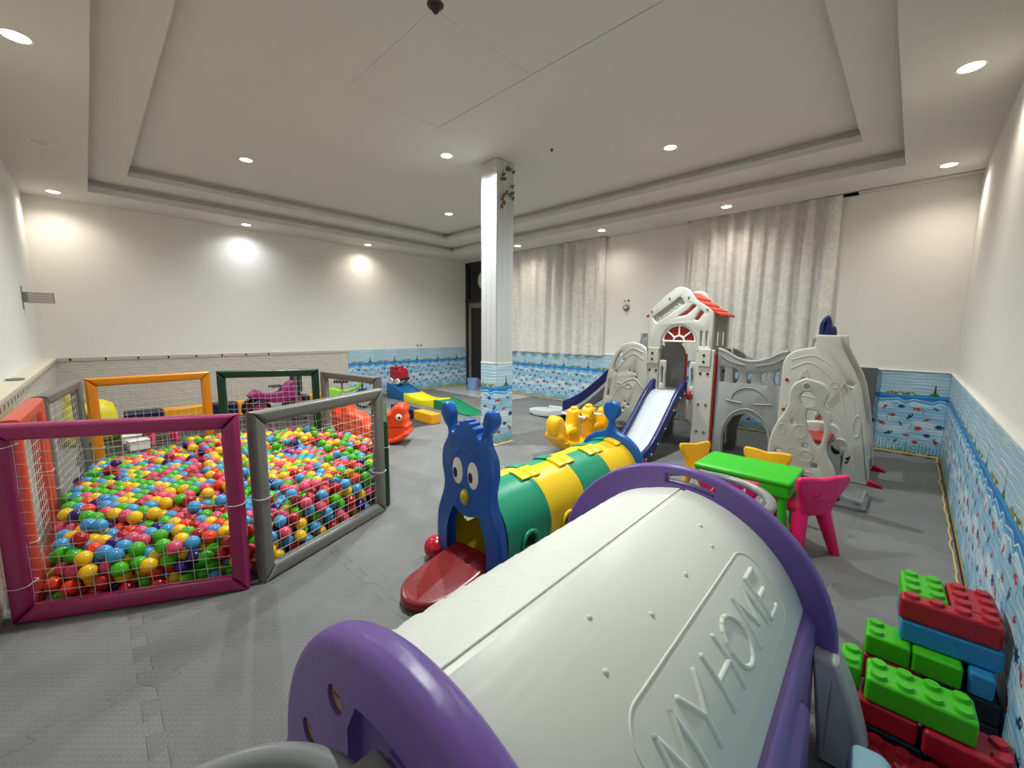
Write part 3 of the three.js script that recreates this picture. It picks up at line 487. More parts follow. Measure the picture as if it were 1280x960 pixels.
  for (let k = 0; k < 4; k++) {
    const z1 = -0.0 - k * seg, z0 = z1 - seg + 0.004;
    const near = k % 2 ? M.yellow : M.teal, farM = k % 2 ? M.teal : M.yellow;
    for (const [s, m] of [[1, near], [-1, farM]]) {
      const a0 = s > 0 ? -84 : 89, a1 = s > 0 ? 89 : 264, hole = s > 0 ? -8 : 188;
      const h = part('half_ring', half(a0, a1, z0, z1, hole), m, o);
      const rim = [...Array(24)].map((_, i) => { const e = i * Math.PI / 12, f = hole * D2R + 0.066 * Math.cos(e) / R; return [(R + 0.004) * Math.cos(f), cy + (R + 0.004) * Math.sin(f), (z0 + z1) / 2 + 0.066 * Math.sin(e)]; });
      part('window_rim', tube(rim, 0.013, 8, true, 48), m, h);
      // overlapping clasp tab at the crown
      if (s > 0 || k % 2) { const f0 = s > 0 ? 66 : 92; for (const zz of [z1 - 0.045, z0 + 0.045]) { const A = [...Array(7)].map((_, i) => (f0 + 4 * i) * D2R); part('clasp_tab', slab(new THREE.Shape([...A.map((f) => V2((R + 0.016) * Math.cos(f), cy + (R + 0.016) * Math.sin(f))), ...A.reverse().map((f) => V2((R + 0.002) * Math.cos(f), cy + (R + 0.002) * Math.sin(f)))]), zz - 0.045, zz + 0.045, 0.004), s > 0 && k % 2 === 0 ? M.yellow : m, h); } }
    }
  }
  // back board with one knob
  const zb = -4 * seg;
  const hole = new THREE.Path(smooth([[-0.2, 0.05], [-0.23, 0.28], [-0.12, 0.46], [0, 0.5], [0.12, 0.46], [0.23, 0.28], [0.2, 0.05], [0, 0.02]], 60).getPoints());
  part('back_board', slab(smooth([[-0.27, 0.0], [-0.325, 0.15], [-0.325, 0.35], [-0.26, 0.52], [-0.16, 0.605], [-0.06, 0.645], [-0.028, 0.69], [-0.026, 0.735], [-0.066, 0.78], [-0.078, 0.835], [-0.055, 0.885], [0, 0.905], [0.055, 0.885], [0.078, 0.835], [0.066, 0.78], [0.026, 0.735], [0.028, 0.69], [0.06, 0.645], [0.16, 0.605], [0.26, 0.52], [0.325, 0.35], [0.325, 0.15], [0.27, 0.0]], 160), zb - 0.065, zb, 0.016, [hole], 3), M.blue, o, 'blue end board with a round knob');
}
// ---------------------------------------------------------------- ball pit: eight padded net panels, tied together
const pitV = [[-0.4, -3.165], [0.57, -2.635], [1.64, -3.07], [2.13, -4.0], [1.95, -5.13], [0.955, -5.6], [-0.1, -5.5], [-0.28, -4.25]];
{
  const defs = [['magenta', M.magenta, 'magenta padded net panel of the ball pit', 1.03], ['grey', M.padGrey, 'grey padded net panel of the ball pit tied beside the magenta panel', 1.03], ['green', M.padGreen, 'low dark green padded net panel beside the orange fish rocker, joining two grey panels', 0.74], ['grey', M.padGrey, 'grey padded net panel of the ball pit in front of the green tricycle', 1.0], ['green', M.padGreen, 'dark green padded net panel between the orange and a grey panel', 1.02], ['orange', M.padOrange, 'orange padded net panel of the ball pit near the tiled wall', 1.02], ['grey', M.padGrey, 'grey padded net panel between the orange and coral panels', 1.02], ['coral', M.padCoral, 'coral padded net panel of the ball pit along the tiled ledge', 1.02]];
  defs.forEach(([, m, label, H], k) => {
    const A = pitV[k], B = k === 7 ? [-0.325, -3.26] : pitV[(k + 1) % 8], L = Math.hypot(B[0] - A[0], B[1] - A[1]) - (k === 5 || k === 6 ? 0.085 : 0.055), W = 0.082, D = 0.04;
    const o = thing('ball_pit_panel', label, 'ball pit panel', [(A[0] + B[0]) / 2, 0, (A[1] + B[1]) / 2], -Math.atan2(B[1] - A[1], B[0] - A[0]), 'padded panels around the ball pit');
    const x = L / 2, mitre = (pts) => slab(poly(pts), -D, D, 0.03, [], 5);
    part('top_rail', mitre([[-x, H], [-x + W, H - W], [x - W, H - W], [x, H]]), m, o);
    part('bottom_rail', mitre([[-x, 0], [x, 0], [x - W, W], [-x + W, W]]), m, o);
    for (const s of [-1, 1]) part('post', mitre(s < 0 ? [[-x, 0], [-x + W, W], [-x + W, H - W], [-x, H]] : [[x, 0], [x, H], [x - W, H - W], [x - W, W]]), m, o);
    const cords = [], nx = Math.round((L - 2 * W) / 0.062), ny = Math.round((H - 2 * W) / 0.062), sag = (u, v) => 0.02 * Math.sin(Math.PI * u) * Math.sin(Math.PI * v);
    const q = (u, v) => [(-x + W) * (1 - u) + (x - W) * u + 0.003 * Math.sin(9 * v + u * 17), W + (H - 2 * W) * v - 0.004 * Math.sin(7 * u + k), sag(u, v) * (k < 2 ? 1 : 0.4)];
    for (let i = 0; i <= nx; i++) cords.push(new THREE.TubeGeometry(new THREE.CatmullRomCurve3([...Array(7)].map((_, j) => V3(...q(i / nx, j / 6)))), 12, 0.00115, 4));
    for (let j = 0; j <= ny; j++) cords.push(new THREE.TubeGeometry(new THREE.CatmullRomCurve3([...Array(7)].map((_, i) => V3(...q(i / 6, j / ny)))), 12, 0.00115, 4));
    part('net', cords, M.net, o, 'white square mesh net');
    for (const [y, s] of k === 0 ? [[0.52, 1], [0.2, -1], [0.92, -1]] : [[0.52, -1], [0.35, 1]]) { const xc = s * (x - W / 2); part('tie', tube([[xc - 0.045, y, 0], [xc - 0.044, y, 0.038], [xc, y - 0.006, 0.046], [xc + 0.044, y, 0.038], [xc + 0.045, y, 0], [xc + 0.044, y, -0.038], [xc, y, -0.046], [xc - 0.044, y, -0.038]], 0.002, 5, true, 40), M.tie, o, 'white cable tie'); }
  });
}
// ---- plastic balls
{
  const r = 0.0405, cols = [['green', 0x3fae10, 0.22], ['yellow', 0xf2bd0a, 0.2], ['red', 0xa20c1e, 0.13], ['pink', 0xd94a6c, 0.14], ['light blue', 0x3d93c8, 0.17], ['purple', 0x2f1663, 0.06], ['orange red', 0xe23a14, 0.08]];
  const mats = cols.map(([, c]) => mat(c, 0.22));
  const cx = 0.82, cz = -4.12;
  // inward walls
  const walls = pitV.map((A, k) => { const B = k === 7 ? [-0.325, -3.26] : pitV[(k + 1) % 8]; let nx = -(B[1] - A[1]), nz = B[0] - A[0]; const l = Math.hypot(nx, nz); nx /= l; nz /= l; if ((cx - A[0]) * nx + (cz - A[1]) * nz < 0) { nx = -nx; nz = -nz; } return [A[0], A[1], nx, nz]; });
  const inside = (x, z, d) => walls.every(([ax, az, nx, nz]) => (x - ax) * nx + (z - az) * nz > d);
  const B = [];
  const px = 2 * r * 1.01, pz = px * 0.87, top = (x, z) => 0.3 + 0.035 * Math.sin(x * 3.1 + 1) * Math.sin(z * 2.7) - 0.07 * Math.max(0, Math.min(1, (z + 3.3) / 0.6));
  for (let l = 0, y = r; y < 0.4; l++, y += px * 0.8) for (let j = -30; j < 30; j++) for (let i = -24; i < 24; i++) {
    const x = cx + (i + (j & 1) * 0.5 + (l % 3) * 0.33) * px + rr(-0.012, 0.012), z = cz + j * pz + (l % 2) * pz * 0.5 + rr(-0.012, 0.012);
    if (!inside(x, z, 0.05 + r)) continue;
    const h = top(x, z); if (y > h + rr(-0.02, 0.025)) continue;
    B.push([x, y + rr(-0.004, 0.004), z]);
  }
  for (let it = 0; it < 14; it++) {                    // relax overlaps
    const cell = new Map(), key = (i, j, k) => (i * 512 + j) * 512 + k;
    B.forEach((b, n) => { const k = key(Math.floor(b[0] / px) + 100, Math.floor(b[1] / px) + 100, Math.floor(b[2] / px) + 200); (cell.get(k) ?? cell.set(k, []).get(k)).push(n); });
    B.forEach((b, n) => {
      const I = Math.floor(b[0] / px) + 100, J = Math.floor(b[1] / px) + 100, K = Math.floor(b[2] / px) + 200;
      for (let i = -1; i < 2; i++) for (let j = -1; j < 2; j++) for (let k = -1; k < 2; k++) for (const m of cell.get(key(I + i, J + j, K + k)) ?? []) {
        if (m <= n) continue; const c = B[m], dx = c[0] - b[0], dy = c[1] - b[1], dz = c[2] - b[2], d = Math.hypot(dx, dy, dz) || 1e-4, o = 2 * r - d;
        if (o > 0) { const f = o * 0.48 / d; b[0] -= dx * f; b[1] -= dy * f; b[2] -= dz * f; c[0] += dx * f; c[1] += dy * f; c[2] += dz * f; }
      }
      b[1] -= it < 9 ? 0.0012 : 0; if (b[1] < r) b[1] = r;
      for (const [ax, az, nx, nz] of walls) { const d = (b[0] - ax) * nx + (b[2] - az) * nz - (0.046 + r); if (d < 0) { b[0] -= nx * d; b[2] -= nz * d; } }
    });
  }
  const pick = () => { let q = rnd(), k = 0; while (k < 6 && q > cols[k][2]) q -= cols[k++][2]; return k; };
  // which balls lie open to the eye: nothing just above, or next to the two front panels
  const open = B.map((b, n) => {
    const front = Math.min(...walls.slice(0, 2).map(([ax, az, nx, nz]) => (b[0] - ax) * nx + (b[2] - az) * nz));
    let cover = false; if (front > 0.14) for (const c of B) { if (c[1] > b[1] + 0.035 && Math.hypot(c[0] - b[0], c[2] - b[2]) < 0.05 && c[1] - b[1] < 0.12) { cover = true; break; } }
    return { b, n, vis: !cover, d: Math.hypot(b[0], b[1] - 1.5, b[2]) };
  });
  const order = open.filter((o) => o.vis).sort((p, q) => p.d - q.d), single = new Set(order.slice(0, 300).map((o) => o.n));
  const g = new THREE.SphereGeometry(r, 22, 15);
  const rest = [];
  B.forEach((b, n) => {
    const k = pick();
    if (single.has(n)) solo('pit_ball', `glossy ${cols[k][0]} plastic ball in the ball pit behind the net`, 'ball', g, mats[k], b, 0, `${cols[k][0]} balls in the ball pit`);
    else rest.push([b, k]);
  });
  const im = new THREE.InstancedMesh(g, mat(0xffffff, 0.22), rest.length), mtx = new THREE.Matrix4(), col = new THREE.Color();
  rest.forEach(([b, k], i) => { im.setMatrixAt(i, mtx.makeTranslation(...b)); im.setColorAt(i, col.set(cols[k][1])); });
  im.name = 'pit_balls'; im.castShadow = im.receiveShadow = true; scene.add(im);
  im.userData = { kind: 'stuff', label: 'mass of mixed glossy plastic balls filling the ball pit', category: 'balls' };
}

// ---------------------------------------------------------------- white castle playset along the window wall (local x = world z, local z = 5.4 - world x)
{
  const o = thing('castle_playset', 'white and grey castle playset with red roofed tower, bridge and navy slides', 'playset', [5.4, 0, 0], -Math.PI / 2);
  const F = 0.05, K = -0.55;                                            // front and back planes
  const P = (name, g, m, p = o, l) => part(name, g, m, p, l);
  const bolt = (x, y, z, parent, m = M.dark, r = 0.014) => P('bolt', cyl(r, r, 0.008, 12).rotateX(Math.PI / 2).translate(x, y, z), m, parent);
  const rib = (pts, z, r = 0.008) => tube(pts.map(([x, y]) => [x, y, z]), r, 6);
  const X0 = -2.185;                                                    // middle of the tower
  // gable
  const gableShape = () => rounded([[X0 - 0.415, 1.27, 0.005], [X0 - 0.415, 1.7, 0.06], [X0 - 0.4, 1.775, 0.03], [X0 - 0.16, 1.985, 0.1], [X0 - 0.03, 2.075, 0.07], [X0 + 0.09, 2.055, 0.07], [X0 + 0.19, 1.9, 0.1], [X0 + 0.32, 1.82, 0.08], [X0 + 0.415, 1.74, 0.06], [X0 + 0.415, 1.27, 0.005], [X0 + 0.235, 1.27, 0.005], [X0 + 0.235, 1.4, 0.05], [X0 + 0.16, 1.55, 0.1], [X0, 1.615, 0.13], [X0 - 0.16, 1.55, 0.1], [X0 - 0.235, 1.4, 0.05], [X0 - 0.235, 1.27, 0.005]], 0.03);
  const slots = () => [[0.288, 0.355].map((d) => pill(X0 + d, 1.34, X0 + d, 1.5, 0.014))].flat();
  const crescent = () => smooth([[-2.2, 1.705], [-2.1, 1.725], [-2.02, 1.79], [-1.985, 1.83], [-2.03, 1.845], [-2.07, 1.8], [-2.13, 1.755]], 30);
  const lozenge = () => rounded([[-1.995, 1.665], [-1.955, 1.645], [-1.885, 1.745], [-1.925, 1.775]], 0.012);
  const plate = () => rounded([[-2.545, 1.695, 0.02], [-2.49, 1.615, 0.02], [-2.13, 1.865, 0.02], [-2.19, 1.95, 0.02]]);
  const path = (s) => new THREE.Path(s.getPoints(10));
  const gf = P('gable_panel', slab(gableShape(), F - 0.05, F + 0.02, 0.014, [...slots(), crescent(), lozenge(), plate()].map(path), 3), M.castle, o, 'white gable with nameplate and arched doorway');
  P('red_insert', slab(crescent(), F - 0.04, F - 0.002, 0.002), M.redRoof, gf); P('red_insert', slab(lozenge(), F - 0.04, F - 0.002, 0.002), M.redRoof, gf);
  const np = P('nameplate', slab(plate(), F - 0.045, F - 0.012, 0.002), M.castle, gf);
  { const tg = new TextGeometry('EDOLAY', { font, size: 0.066, depth: 0.008, curveSegments: 4, bevelEnabled: false }); tg.computeBoundingBox(); tg.translate(-tg.boundingBox.max.x / 2, -0.033, 0); tg.rotateZ(Math.atan2(0.25, 0.36)).translate(-2.335, 1.782, F - 0.013); P('raised_lettering', tg, M.castle, gf); }
  P('gable_edge', new THREE.TubeGeometry(new THREE.CatmullRomCurve3([[-0.41, 1.3], [-0.41, 1.7], [-0.385, 1.785], [-0.2, 1.955], [-0.05, 2.06], [0.05, 2.055], [0.13, 1.98], [0.2, 1.89], [0.31, 1.825], [0.4, 1.745], [0.41, 1.68], [0.41, 1.3]].map(([x, y]) => V3(X0 + x * 0.985, y - 0.004, F + 0.008))), 80, 0.013, 8), M.castle, gf);
  for (const [x, y] of [[-2.559, 1.775], [-2.327, 1.935], [-2.08, 1.937], [-1.847, 1.781]]) bolt(x, y, F + 0.021, gf, M.screw);
  const gb = P('gable_panel', slab(gableShape(), K - 0.02, K + 0.05, 0.014, slots().map(path), 3), M.castle, o);
  // fan window
  { const c = [X0, 1.385], q = (r, f) => [c[0] + r * Math.cos(f), c[1] + r * Math.sin(f)];
    const fr = [new THREE.TorusGeometry(0.21, 0.014, 8, 32, Math.PI).translate(c[0], c[1], F - 0.005), new THREE.TorusGeometry(0.07, 0.012, 8, 20, Math.PI).translate(c[0], c[1], F - 0.005), bar([c[0] - 0.22, c[1], F - 0.005], [c[0] + 0.22, c[1], F - 0.005], 0.012, 8)];
    for (const f of [40, 90, 140]) fr.push(bar([...q(0.07, f * D2R), F - 0.005], [...q(0.21, f * D2R), F - 0.005], 0.011, 8));
    const fw = P('fan_window', fr, M.white, o, 'white fan light frame');
    for (const [a, b] of [[2, 38], [42, 88], [92, 138], [142, 178]]) { const s = new THREE.Shape(); s.absarc(c[0], c[1], 0.205, a * D2R, b * D2R, false); s.absarc(c[0], c[1], 0.072, b * D2R, a * D2R, true); P('pane', slab(s, F - 0.03, F - 0.012, 0.002), M.redDark, fw, 'red pane'); }
    const s = new THREE.Shape(); s.absarc(c[0], c[1], 0.064, 0, Math.PI, false); P('pane', slab(s, F - 0.03, F - 0.012, 0.002), M.redDark, fw, 'red pane'); }
  // stepped tile roof on both slopes
  for (const s of [1, -1]) { const prof = [[0.06, 2.01], [0.17, 1.915], [0.28, 1.835], [0.385, 1.765], [0.475, 1.715]]; for (let k = 0; k < 4; k++) { const [x0, y0] = prof[k], [x1, y1] = prof[k + 1]; const row = slab(new THREE.Shape([[X0 + s * x0, y0 + 0.004], [X0 + s * (x1 + 0.012), y1 + 0.016], [X0 + s * (x1 + 0.012), y1 - 0.012], [X0 + s * x0, y0 - 0.012]].map((p) => V2(...p))), K + 0.05, F - 0.05, 0.004); P('roof_tile_row', row, M.redRoof, o, 'red roof tile row'); } 
    const cusp = []; for (let k = 0; k < 6; k++) cusp.push(ellipsoid(X0 + s * 0.483, 1.712, K + 0.09 + k * 0.083, 0.016, 0.014, 0.04, 10)); P('eave_edge', cusp, M.redRoof, o); }
  // posts
  for (const z of [F, K]) for (const [x0, x1] of [[X0 - 0.4, X0 - 0.255], [X0 + 0.23, X0 + 0.455]]) {
    const m = z === F ? M.castle : M.castleGrey, p = P('post', rbox(x0, x1, 0, 1.29, z - 0.06, z + 0.015, 0.014, 3), m);
    const xm = (x0 + x1) / 2; P('bracket', rbox(xm - 0.075, xm + 0.075, 1.08, 1.3, z + 0.0, z + 0.032, 0.01), m, p);
    for (const y of [1.14, 1.22]) bolt(xm - 0.005, y, z + 0.033, p, M.black, 0.016); for (const y of [0.99, 0.6, 0.25]) for (const d of [-0.04, 0.05]) bolt(xm + d, y, z + 0.017, p, y === 0.99 ? M.dark : M.screw, 0.017);
  }
  // door side rails with slots
  for (const x of [X0 - 0.235, X0 + 0.165]) { P('side_rail', slab(rounded([[x, 0.74], [x + 0.075, 0.74], [x + 0.075, 1.13], [x, 1.13]], 0.02), F - 0.05, F + 0.02, 0.01, [path(pill(x + 0.04, 0.83, x + 0.04, 1.03, 0.016))]), M.castle); }
  // platform, lower frame with arch
  P('platform', rbox(X0 - 0.42, X0 + 0.42, 0.66, 0.71, K - 0.02, F, 0.01), M.castle);
  for (const z of [F, K]) P('lower_frame', slab(poly([[X0 - 0.4, 0.0], [X0 - 0.4, 0.68], [X0 + 0.45, 0.68], [X0 + 0.45, 0.0], [X0 + 0.285, 0.0], [X0 + 0.27, 0.2], [X0 + 0.22, 0.34], [X0 + 0.1, 0.44], [X0, 0.46], [X0 - 0.1, 0.44], [X0 - 0.22, 0.34], [X0 - 0.27, 0.2], [X0 - 0.285, 0.0]]), z - 0.05, z, 0.01), z === F ? M.castle : M.castleGrey);
  P('inner_wall', slab(rounded([[X0 - 0.41, 0.7], [X0 - 0.1, 0.7], [X0 - 0.1, 1.25, 0.1], [X0 - 0.2, 1.37, 0.1], [X0 - 0.41, 1.4]]), K + 0.06, K + 0.09, 0.008), M.castleGrey);
  P('red_strip', box(X0 + 0.455, X0 + 0.475, 0.0, 1.24, F - 0.05, F + 0.0), M.redDark, o, 'dark red edge strip'); P('red_strip', box(X0 - 0.1, X0 - 0.08, 0.7, 1.2, K + 0.05, K + 0.1), M.redDark, o);
  // bridge
  for (const z of [F - 0.03, K]) {
    const x0 = -1.705, x1 = -0.97, w = x1 - x0, X = (u) => x0 + u * w;
    const s = poly([[x0, 0], [x0, 1.3], [X(0.08), 1.28], [X(0.2), 1.225], [X(0.35), 1.18], [X(0.5), 1.165], [X(0.65), 1.18], [X(0.8), 1.225], [X(0.92), 1.28], [x1, 1.3], [x1, 0], [X(0.83), 0], [X(0.83), 0.25], [X(0.79), 0.38], [X(0.69), 0.5], [X(0.5), 0.56], [X(0.31), 0.5], [X(0.21), 0.38], [X(0.17), 0.25], [X(0.17), 0]]);
    const holes = [rounded([[X(0.06), 0.9], [X(0.12), 0.9], [X(0.13), 1.08], [X(0.05), 1.1]], 0.02), rounded([[X(0.25), 0.9], [X(0.3), 0.9], [X(0.34), 0.94], [X(0.34), 1.03], [X(0.3), 1.07], [X(0.25), 1.08]], 0.02), pill(X(0.5), 0.93, X(0.5), 1.0, 0.026), rounded([[X(0.66), 0.94], [X(0.7), 0.9], [X(0.75), 0.9], [X(0.75), 0.96], [X(0.71), 0.98], [X(0.75), 1.0], [X(0.75), 1.07], [X(0.66), 1.03]], 0.015), circle(X(0.9), 1.0, 0.045, 0.1)];
    const b = P('bridge_panel', slab(s, z - 0.045, z, 0.01, holes.map(path), 2), M.castleGrey, o, 'grey bridge side with arch and pierced row');
    if (z === F - 0.03) {
      P('rib', rib([[X(0.25), 0.71], [X(0.3), 0.79], [X(0.42), 0.85], [X(0.5), 0.86], [X(0.6), 0.85], [X(0.72), 0.79], [X(0.78), 0.71]], z), M.castleGrey, b);
      P('rib', rib([[X(0.14), 0.02], [X(0.14), 0.25], [X(0.18), 0.4], [X(0.3), 0.54], [X(0.5), 0.605], [X(0.7), 0.54], [X(0.82), 0.4], [X(0.86), 0.25], [X(0.86), 0.02]], z, 0.011), M.castleGrey, b);
      P('rib', rib([[X(0.18), 0.69], [X(0.42), 0.67]], z, 0.01), M.castleGrey, b); P('rib', rib([[X(0.58), 0.67], [X(0.84), 0.69]], z, 0.01), M.castleGrey, b);
      P('rib', rib([[X(0.04), 1.23], [X(0.2), 1.16], [X(0.42), 1.12]], z), M.castleGrey, b); P('rib', rib([[X(0.58), 1.12], [X(0.8), 1.16], [X(0.96), 1.23]], z), M.castleGrey, b);
      P('top_edge', rib([[x0, 1.3], [X(0.1), 1.275], [X(0.3), 1.195], [X(0.5), 1.165], [X(0.7), 1.195], [X(0.9), 1.275], [x1, 1.3]], z - 0.02, 0.026), M.castleGrey, b);
    }
  }
  P('bridge_deck', rbox(-1.72, -0.96, 0.66, 0.7, K, F - 0.07, 0.01), M.castleGrey);
  // curved side panels: stair side at the right, mirrored wing at the left
  const curved = (f, tab, arch) => [[0, 0, 0.01], [0, 1.2, 0.1], [0.06, 1.3, 0.08], [0.18, 1.345, 0.05], [0.27, 1.36, 0.02], ...(tab ? [[0.275, 1.49, 0.02], [0.478, 1.485, 0.02], [0.5, 1.35, 0.03]] : [[0.45, 1.33, 0.08]]), [0.6, 1.16, 0.1], [0.675, 0.99, 0.1], [0.745, 0.66, 0.1], [0.79, 0.35, 0.1], [0.818, 0.1, 0.04], [0.822, 0, 0.01], ...(arch ? [[0.7, 0, 0.01], [0.62, 0.14, 0.06], [0.4, 0.22, 0.1], [0.2, 0.16, 0.06], [0.12, 0, 0.01]] : [])].map(([x, y, r]) => [f(x), y, r]);
  const edgeSlots = (f) => [smooth([[0.44, 1.19], [0.52, 1.08], [0.575, 0.95], [0.61, 0.96], [0.555, 1.1], [0.475, 1.215]].map(([x, y]) => [f(x), y]), 24), smooth([[0.625, 0.79], [0.65, 0.67], [0.66, 0.56], [0.695, 0.56], [0.685, 0.68], [0.66, 0.81]].map(([x, y]) => [f(x), y]), 24)];
  const arcs = (f, z, p, m) => {
    for (const k of [0.9, 0.78]) P('rib', rib([[0.08, 1.22 - (0.9 - k) * 0.8], [0.3 * k, 1.27 - (0.9 - k) * 0.6], [0.5 * k, 1.15 - (0.9 - k) * 0.4], [0.66 * k, 0.93], [0.74 * k, 0.66]].map(([x, y]) => [f(x), y]), z, 0.008), m, p);
    P('rib', rib([[0.36, 0.74], [0.5, 0.66], [0.6, 0.5], [0.67, 0.3], [0.7, 0.12]].map(([x, y]) => [f(x), y]), z, 0.008), m, p);
    P('rib', rib([[0.06, 0.72], [0.2, 0.84], [0.36, 0.8], [0.46, 0.72]].map(([x, y]) => [f(x), y]), z, 0.008), m, p);
  };
  const fr = (x) => -1.005 + x, fl = (x) => -2.585 - x * 0.9;
  const stairF = P('stair_panel', slab(rounded(curved(fr, true)), F + 0.0, F + 0.06, 0.016, [pill(fr(0.30), 1.43, fr(0.30) + 0.1, 1.43, 0.012), pill(fr(0.585), 1.01, fr(0.61), 1.0, 0.02), circle(fr(0.6), 0.2, 0.03, 0.02), circle(fr(0.69), 0.19, 0.03, 0.02), smooth([[0.585, 0.3], [0.6, 0.26], [0.64, 0.28], [0.65, 0.34], [0.62, 0.42], [0.6, 0.38]].map(([x, y]) => [fr(x), y]), 24)].map(path), 3), M.castle, o, 'white curved stair side with turret tab');
  arcs(fr, F + 0.056, stairF, M.castle);
  for (const [x, y] of [[0.055, 1.0], [0.05, 0.67], [0.09, 0.685]]) bolt(fr(x), y, F + 0.062, stairF, M.redDark, 0.018);
  { const tg = new TextGeometry('A', { font, size: 0.1, depth: 0.012, curveSegments: 4, bevelEnabled: true, bevelSize: 0.004, bevelThickness: 0.004 }); P('raised_lettering', tg.translate(fr(0.16), 1.02, F + 0.052), M.castle, stairF); }
  for (const [x, y, a, b] of [[0.47, 0.98, 0.035, 0.03], [0.4, 0.62, 0.07, 0.09], [0.68, 0.58, 0.03, 0.11]]) P('raised_oval', new THREE.TorusGeometry(1, 0.12, 8, 24).scale(a, b, 0.06).translate(fr(x), y, F + 0.058), M.castle, stairF);
  const stairB = P('stair_panel', slab(rounded(curved(fr, true)), K - 0.06, K, 0.016, edgeSlots(fr).map(path), 3), M.castle, o);
  for (let k = 0; k < 5; k++) P('stair_step', rbox(fr(0.1 + k * 0.135), fr(0.25 + k * 0.135), 0.66 - k * 0.135, 0.7 - k * 0.135, K, F, 0.012), k % 2 ? M.redDark : M.castleGrey);
  P('red_foot', slab(rounded([[fr(0.8), 0], [fr(0.93), 0], [fr(0.9), 0.035], [fr(0.82), 0.06]], 0.01), F - 0.01, F + 0.07, 0.01), M.redBall, o, 'red foot'); P('red_foot', slab(rounded([[fr(0.8), 0], [fr(0.93), 0], [fr(0.9), 0.035], [fr(0.82), 0.06]], 0.01), K - 0.07, K + 0.01, 0.01), M.redBall, o, 'red foot');
  P('navy_finial', slab(smooth([[-0.755, 1.46], [-0.755, 1.6], [-0.72, 1.68], [-0.685, 1.7], [-0.66, 1.66], [-0.645, 1.6], [-0.61, 1.56], [-0.605, 1.46], [-0.68, 1.44]], 50), -0.32, -0.2, 0.04, [], 4), M.navy, o, 'navy moulded finial');
  P('finial_base', rbox(-0.77, -0.59, 1.3, 1.46, K, F, 0.01), M.castleGrey);
  const wingF = P('wing_panel', slab(rounded(curved(fl, false, true)), F - 0.05, F + 0.01, 0.016, [...edgeSlots(fl), ...[[0.4, 1.1, 0.018], [0.53, 0.93, 0.02], [0.3, 0.95, 0.012], [0.22, 0.94, 0.012], [0.18, 0.86, 0.012], [0.38, 0.4, 0.02], [0.3, 0.46, 0.016], [0.46, 0.46, 0.012], [0.36, 0.5, 0.012]].map(([x, y, r]) => circle(fl(x), y, r, r))].map(path), 3), M.castle, o, 'white curved wing panel with holes');
  arcs(fl, F + 0.008, wingF, M.castle);
  for (const [x, y, a, b] of [[0.3, 0.74, 0.05, 0.03], [0.48, 0.74, 0.05, 0.03]]) P('raised_oval', new THREE.TorusGeometry(1, 0.12, 8, 24).scale(a, b, 0.06).translate(fl(x), y, F + 0.01), M.castle, wingF);
  P('wing_panel', slab(rounded(curved(fl, true, true)), K - 0.06, K, 0.016, [pill(fl(0.4), 1.41, fl(0.4), 1.45, 0.014)].map(path), 3), M.castleGrey, o);
  for (let k = 0; k < 3; k++) P('wing_step', rbox(fl(0.25 + k * 0.15), fl(0.1 + k * 0.15), 0.66 - k * 0.12, 0.7 - k * 0.12, K, F - 0.05, 0.012), M.castleGrey);
  // front slide: runs towards local +z
  {
    const prof = [[F - 0.05, 0.735], [F + 0.1, 0.725], [F + 0.25, 0.65], [F + 0.5, 0.43], [F + 0.72, 0.24], [F + 0.9, 0.12], [F + 1.05, 0.085], [F + 1.2, 0.08]];
    const c = new THREE.SplineCurve(prof.map((p) => V2(...p))).getPoints(40);
    const side = (up, dn) => new THREE.Shape([...c.map((p, i) => V2(p.x, Math.max(0, p.y + up(i / 40)))), ...[...c].reverse().map((p, i) => V2(p.x, Math.max(0.0, p.y - dn(1 - i / 40))))]);
    const turn = (g, x) => g.rotateY(-Math.PI / 2).translate(x, 0, 0);   // outline (z, y) -> extruded along -x
    P('slide_bed', turn(slab(side(() => 0.0, (u) => u > 0.85 ? 0.08 : 0.04), 0, 0.36, 0.004), X0 + 0.08), M.slideBed, o, 'pale slide bed');
    for (const x of [X0 + 0.135, X0 - 0.27]) {
      const rail = P('slide_rail', turn(slab(side((u) => 0.09 + 0.05 * Math.exp(-Math.pow((u - 0.06) / 0.09, 2)) - 0.05 * Math.max(0, u - 0.75) / 0.25, (u) => 0.06 + 0.04 * u), 0, 0.06, 0.02, [], 3), x), M.navy, o, 'navy slide side');
      for (let k = 0; k < 7; k++) { const p = c[4 + k * 5]; P('bolt', cyl(0.012, 0.012, 0.01, 10).rotateZ(Math.PI / 2).translate(x + 0.003, p.y - 0.02, p.x), M.white, rail); }
    }
    P('slide_end', rbox(X0 - 0.34, X0 + 0.14, 0.0, 0.09, F + 1.02, F + 1.24, 0.02), M.redDark, o, 'dark red slide foot');
    P('clamp', ellipsoid(X0 + 0.19, 0.7, F + 0.05, 0.035, 0.06, 0.04, 14), M.redBall, o, 'red clamp');
  }
  // side slide: runs towards local -x
  {
    const prof = [[-3.1, 0.86], [-3.2, 0.83], [-3.45, 0.6], [-3.75, 0.36], [-4.05, 0.2], [-4.3, 0.115], [-4.55, 0.085], [-4.76, 0.08]];
    const c = new THREE.SplineCurve(prof.map((p) => V2(...p))).getPoints(40);
    const side = (a, b, up, dn) => { const q = c.slice(a, b); return new THREE.Shape([...q.map((p) => V2(p.x, p.y + up)), ...[...q].reverse().map((p) => V2(p.x, Math.max(0.01, p.y - dn)))]); };
    P('slide_bed', slab(side(0, 41, 0, 0.05), -0.5, -0.08, 0.006), M.slideBed, o, 'white slide bed');
    for (const z of [-0.09, -0.54]) P('slide_lip', slab(side(0, 41, 0.05, 0.07), z, z + 0.05, 0.02, [], 3), M.slideBed, o, 'white slide lip');
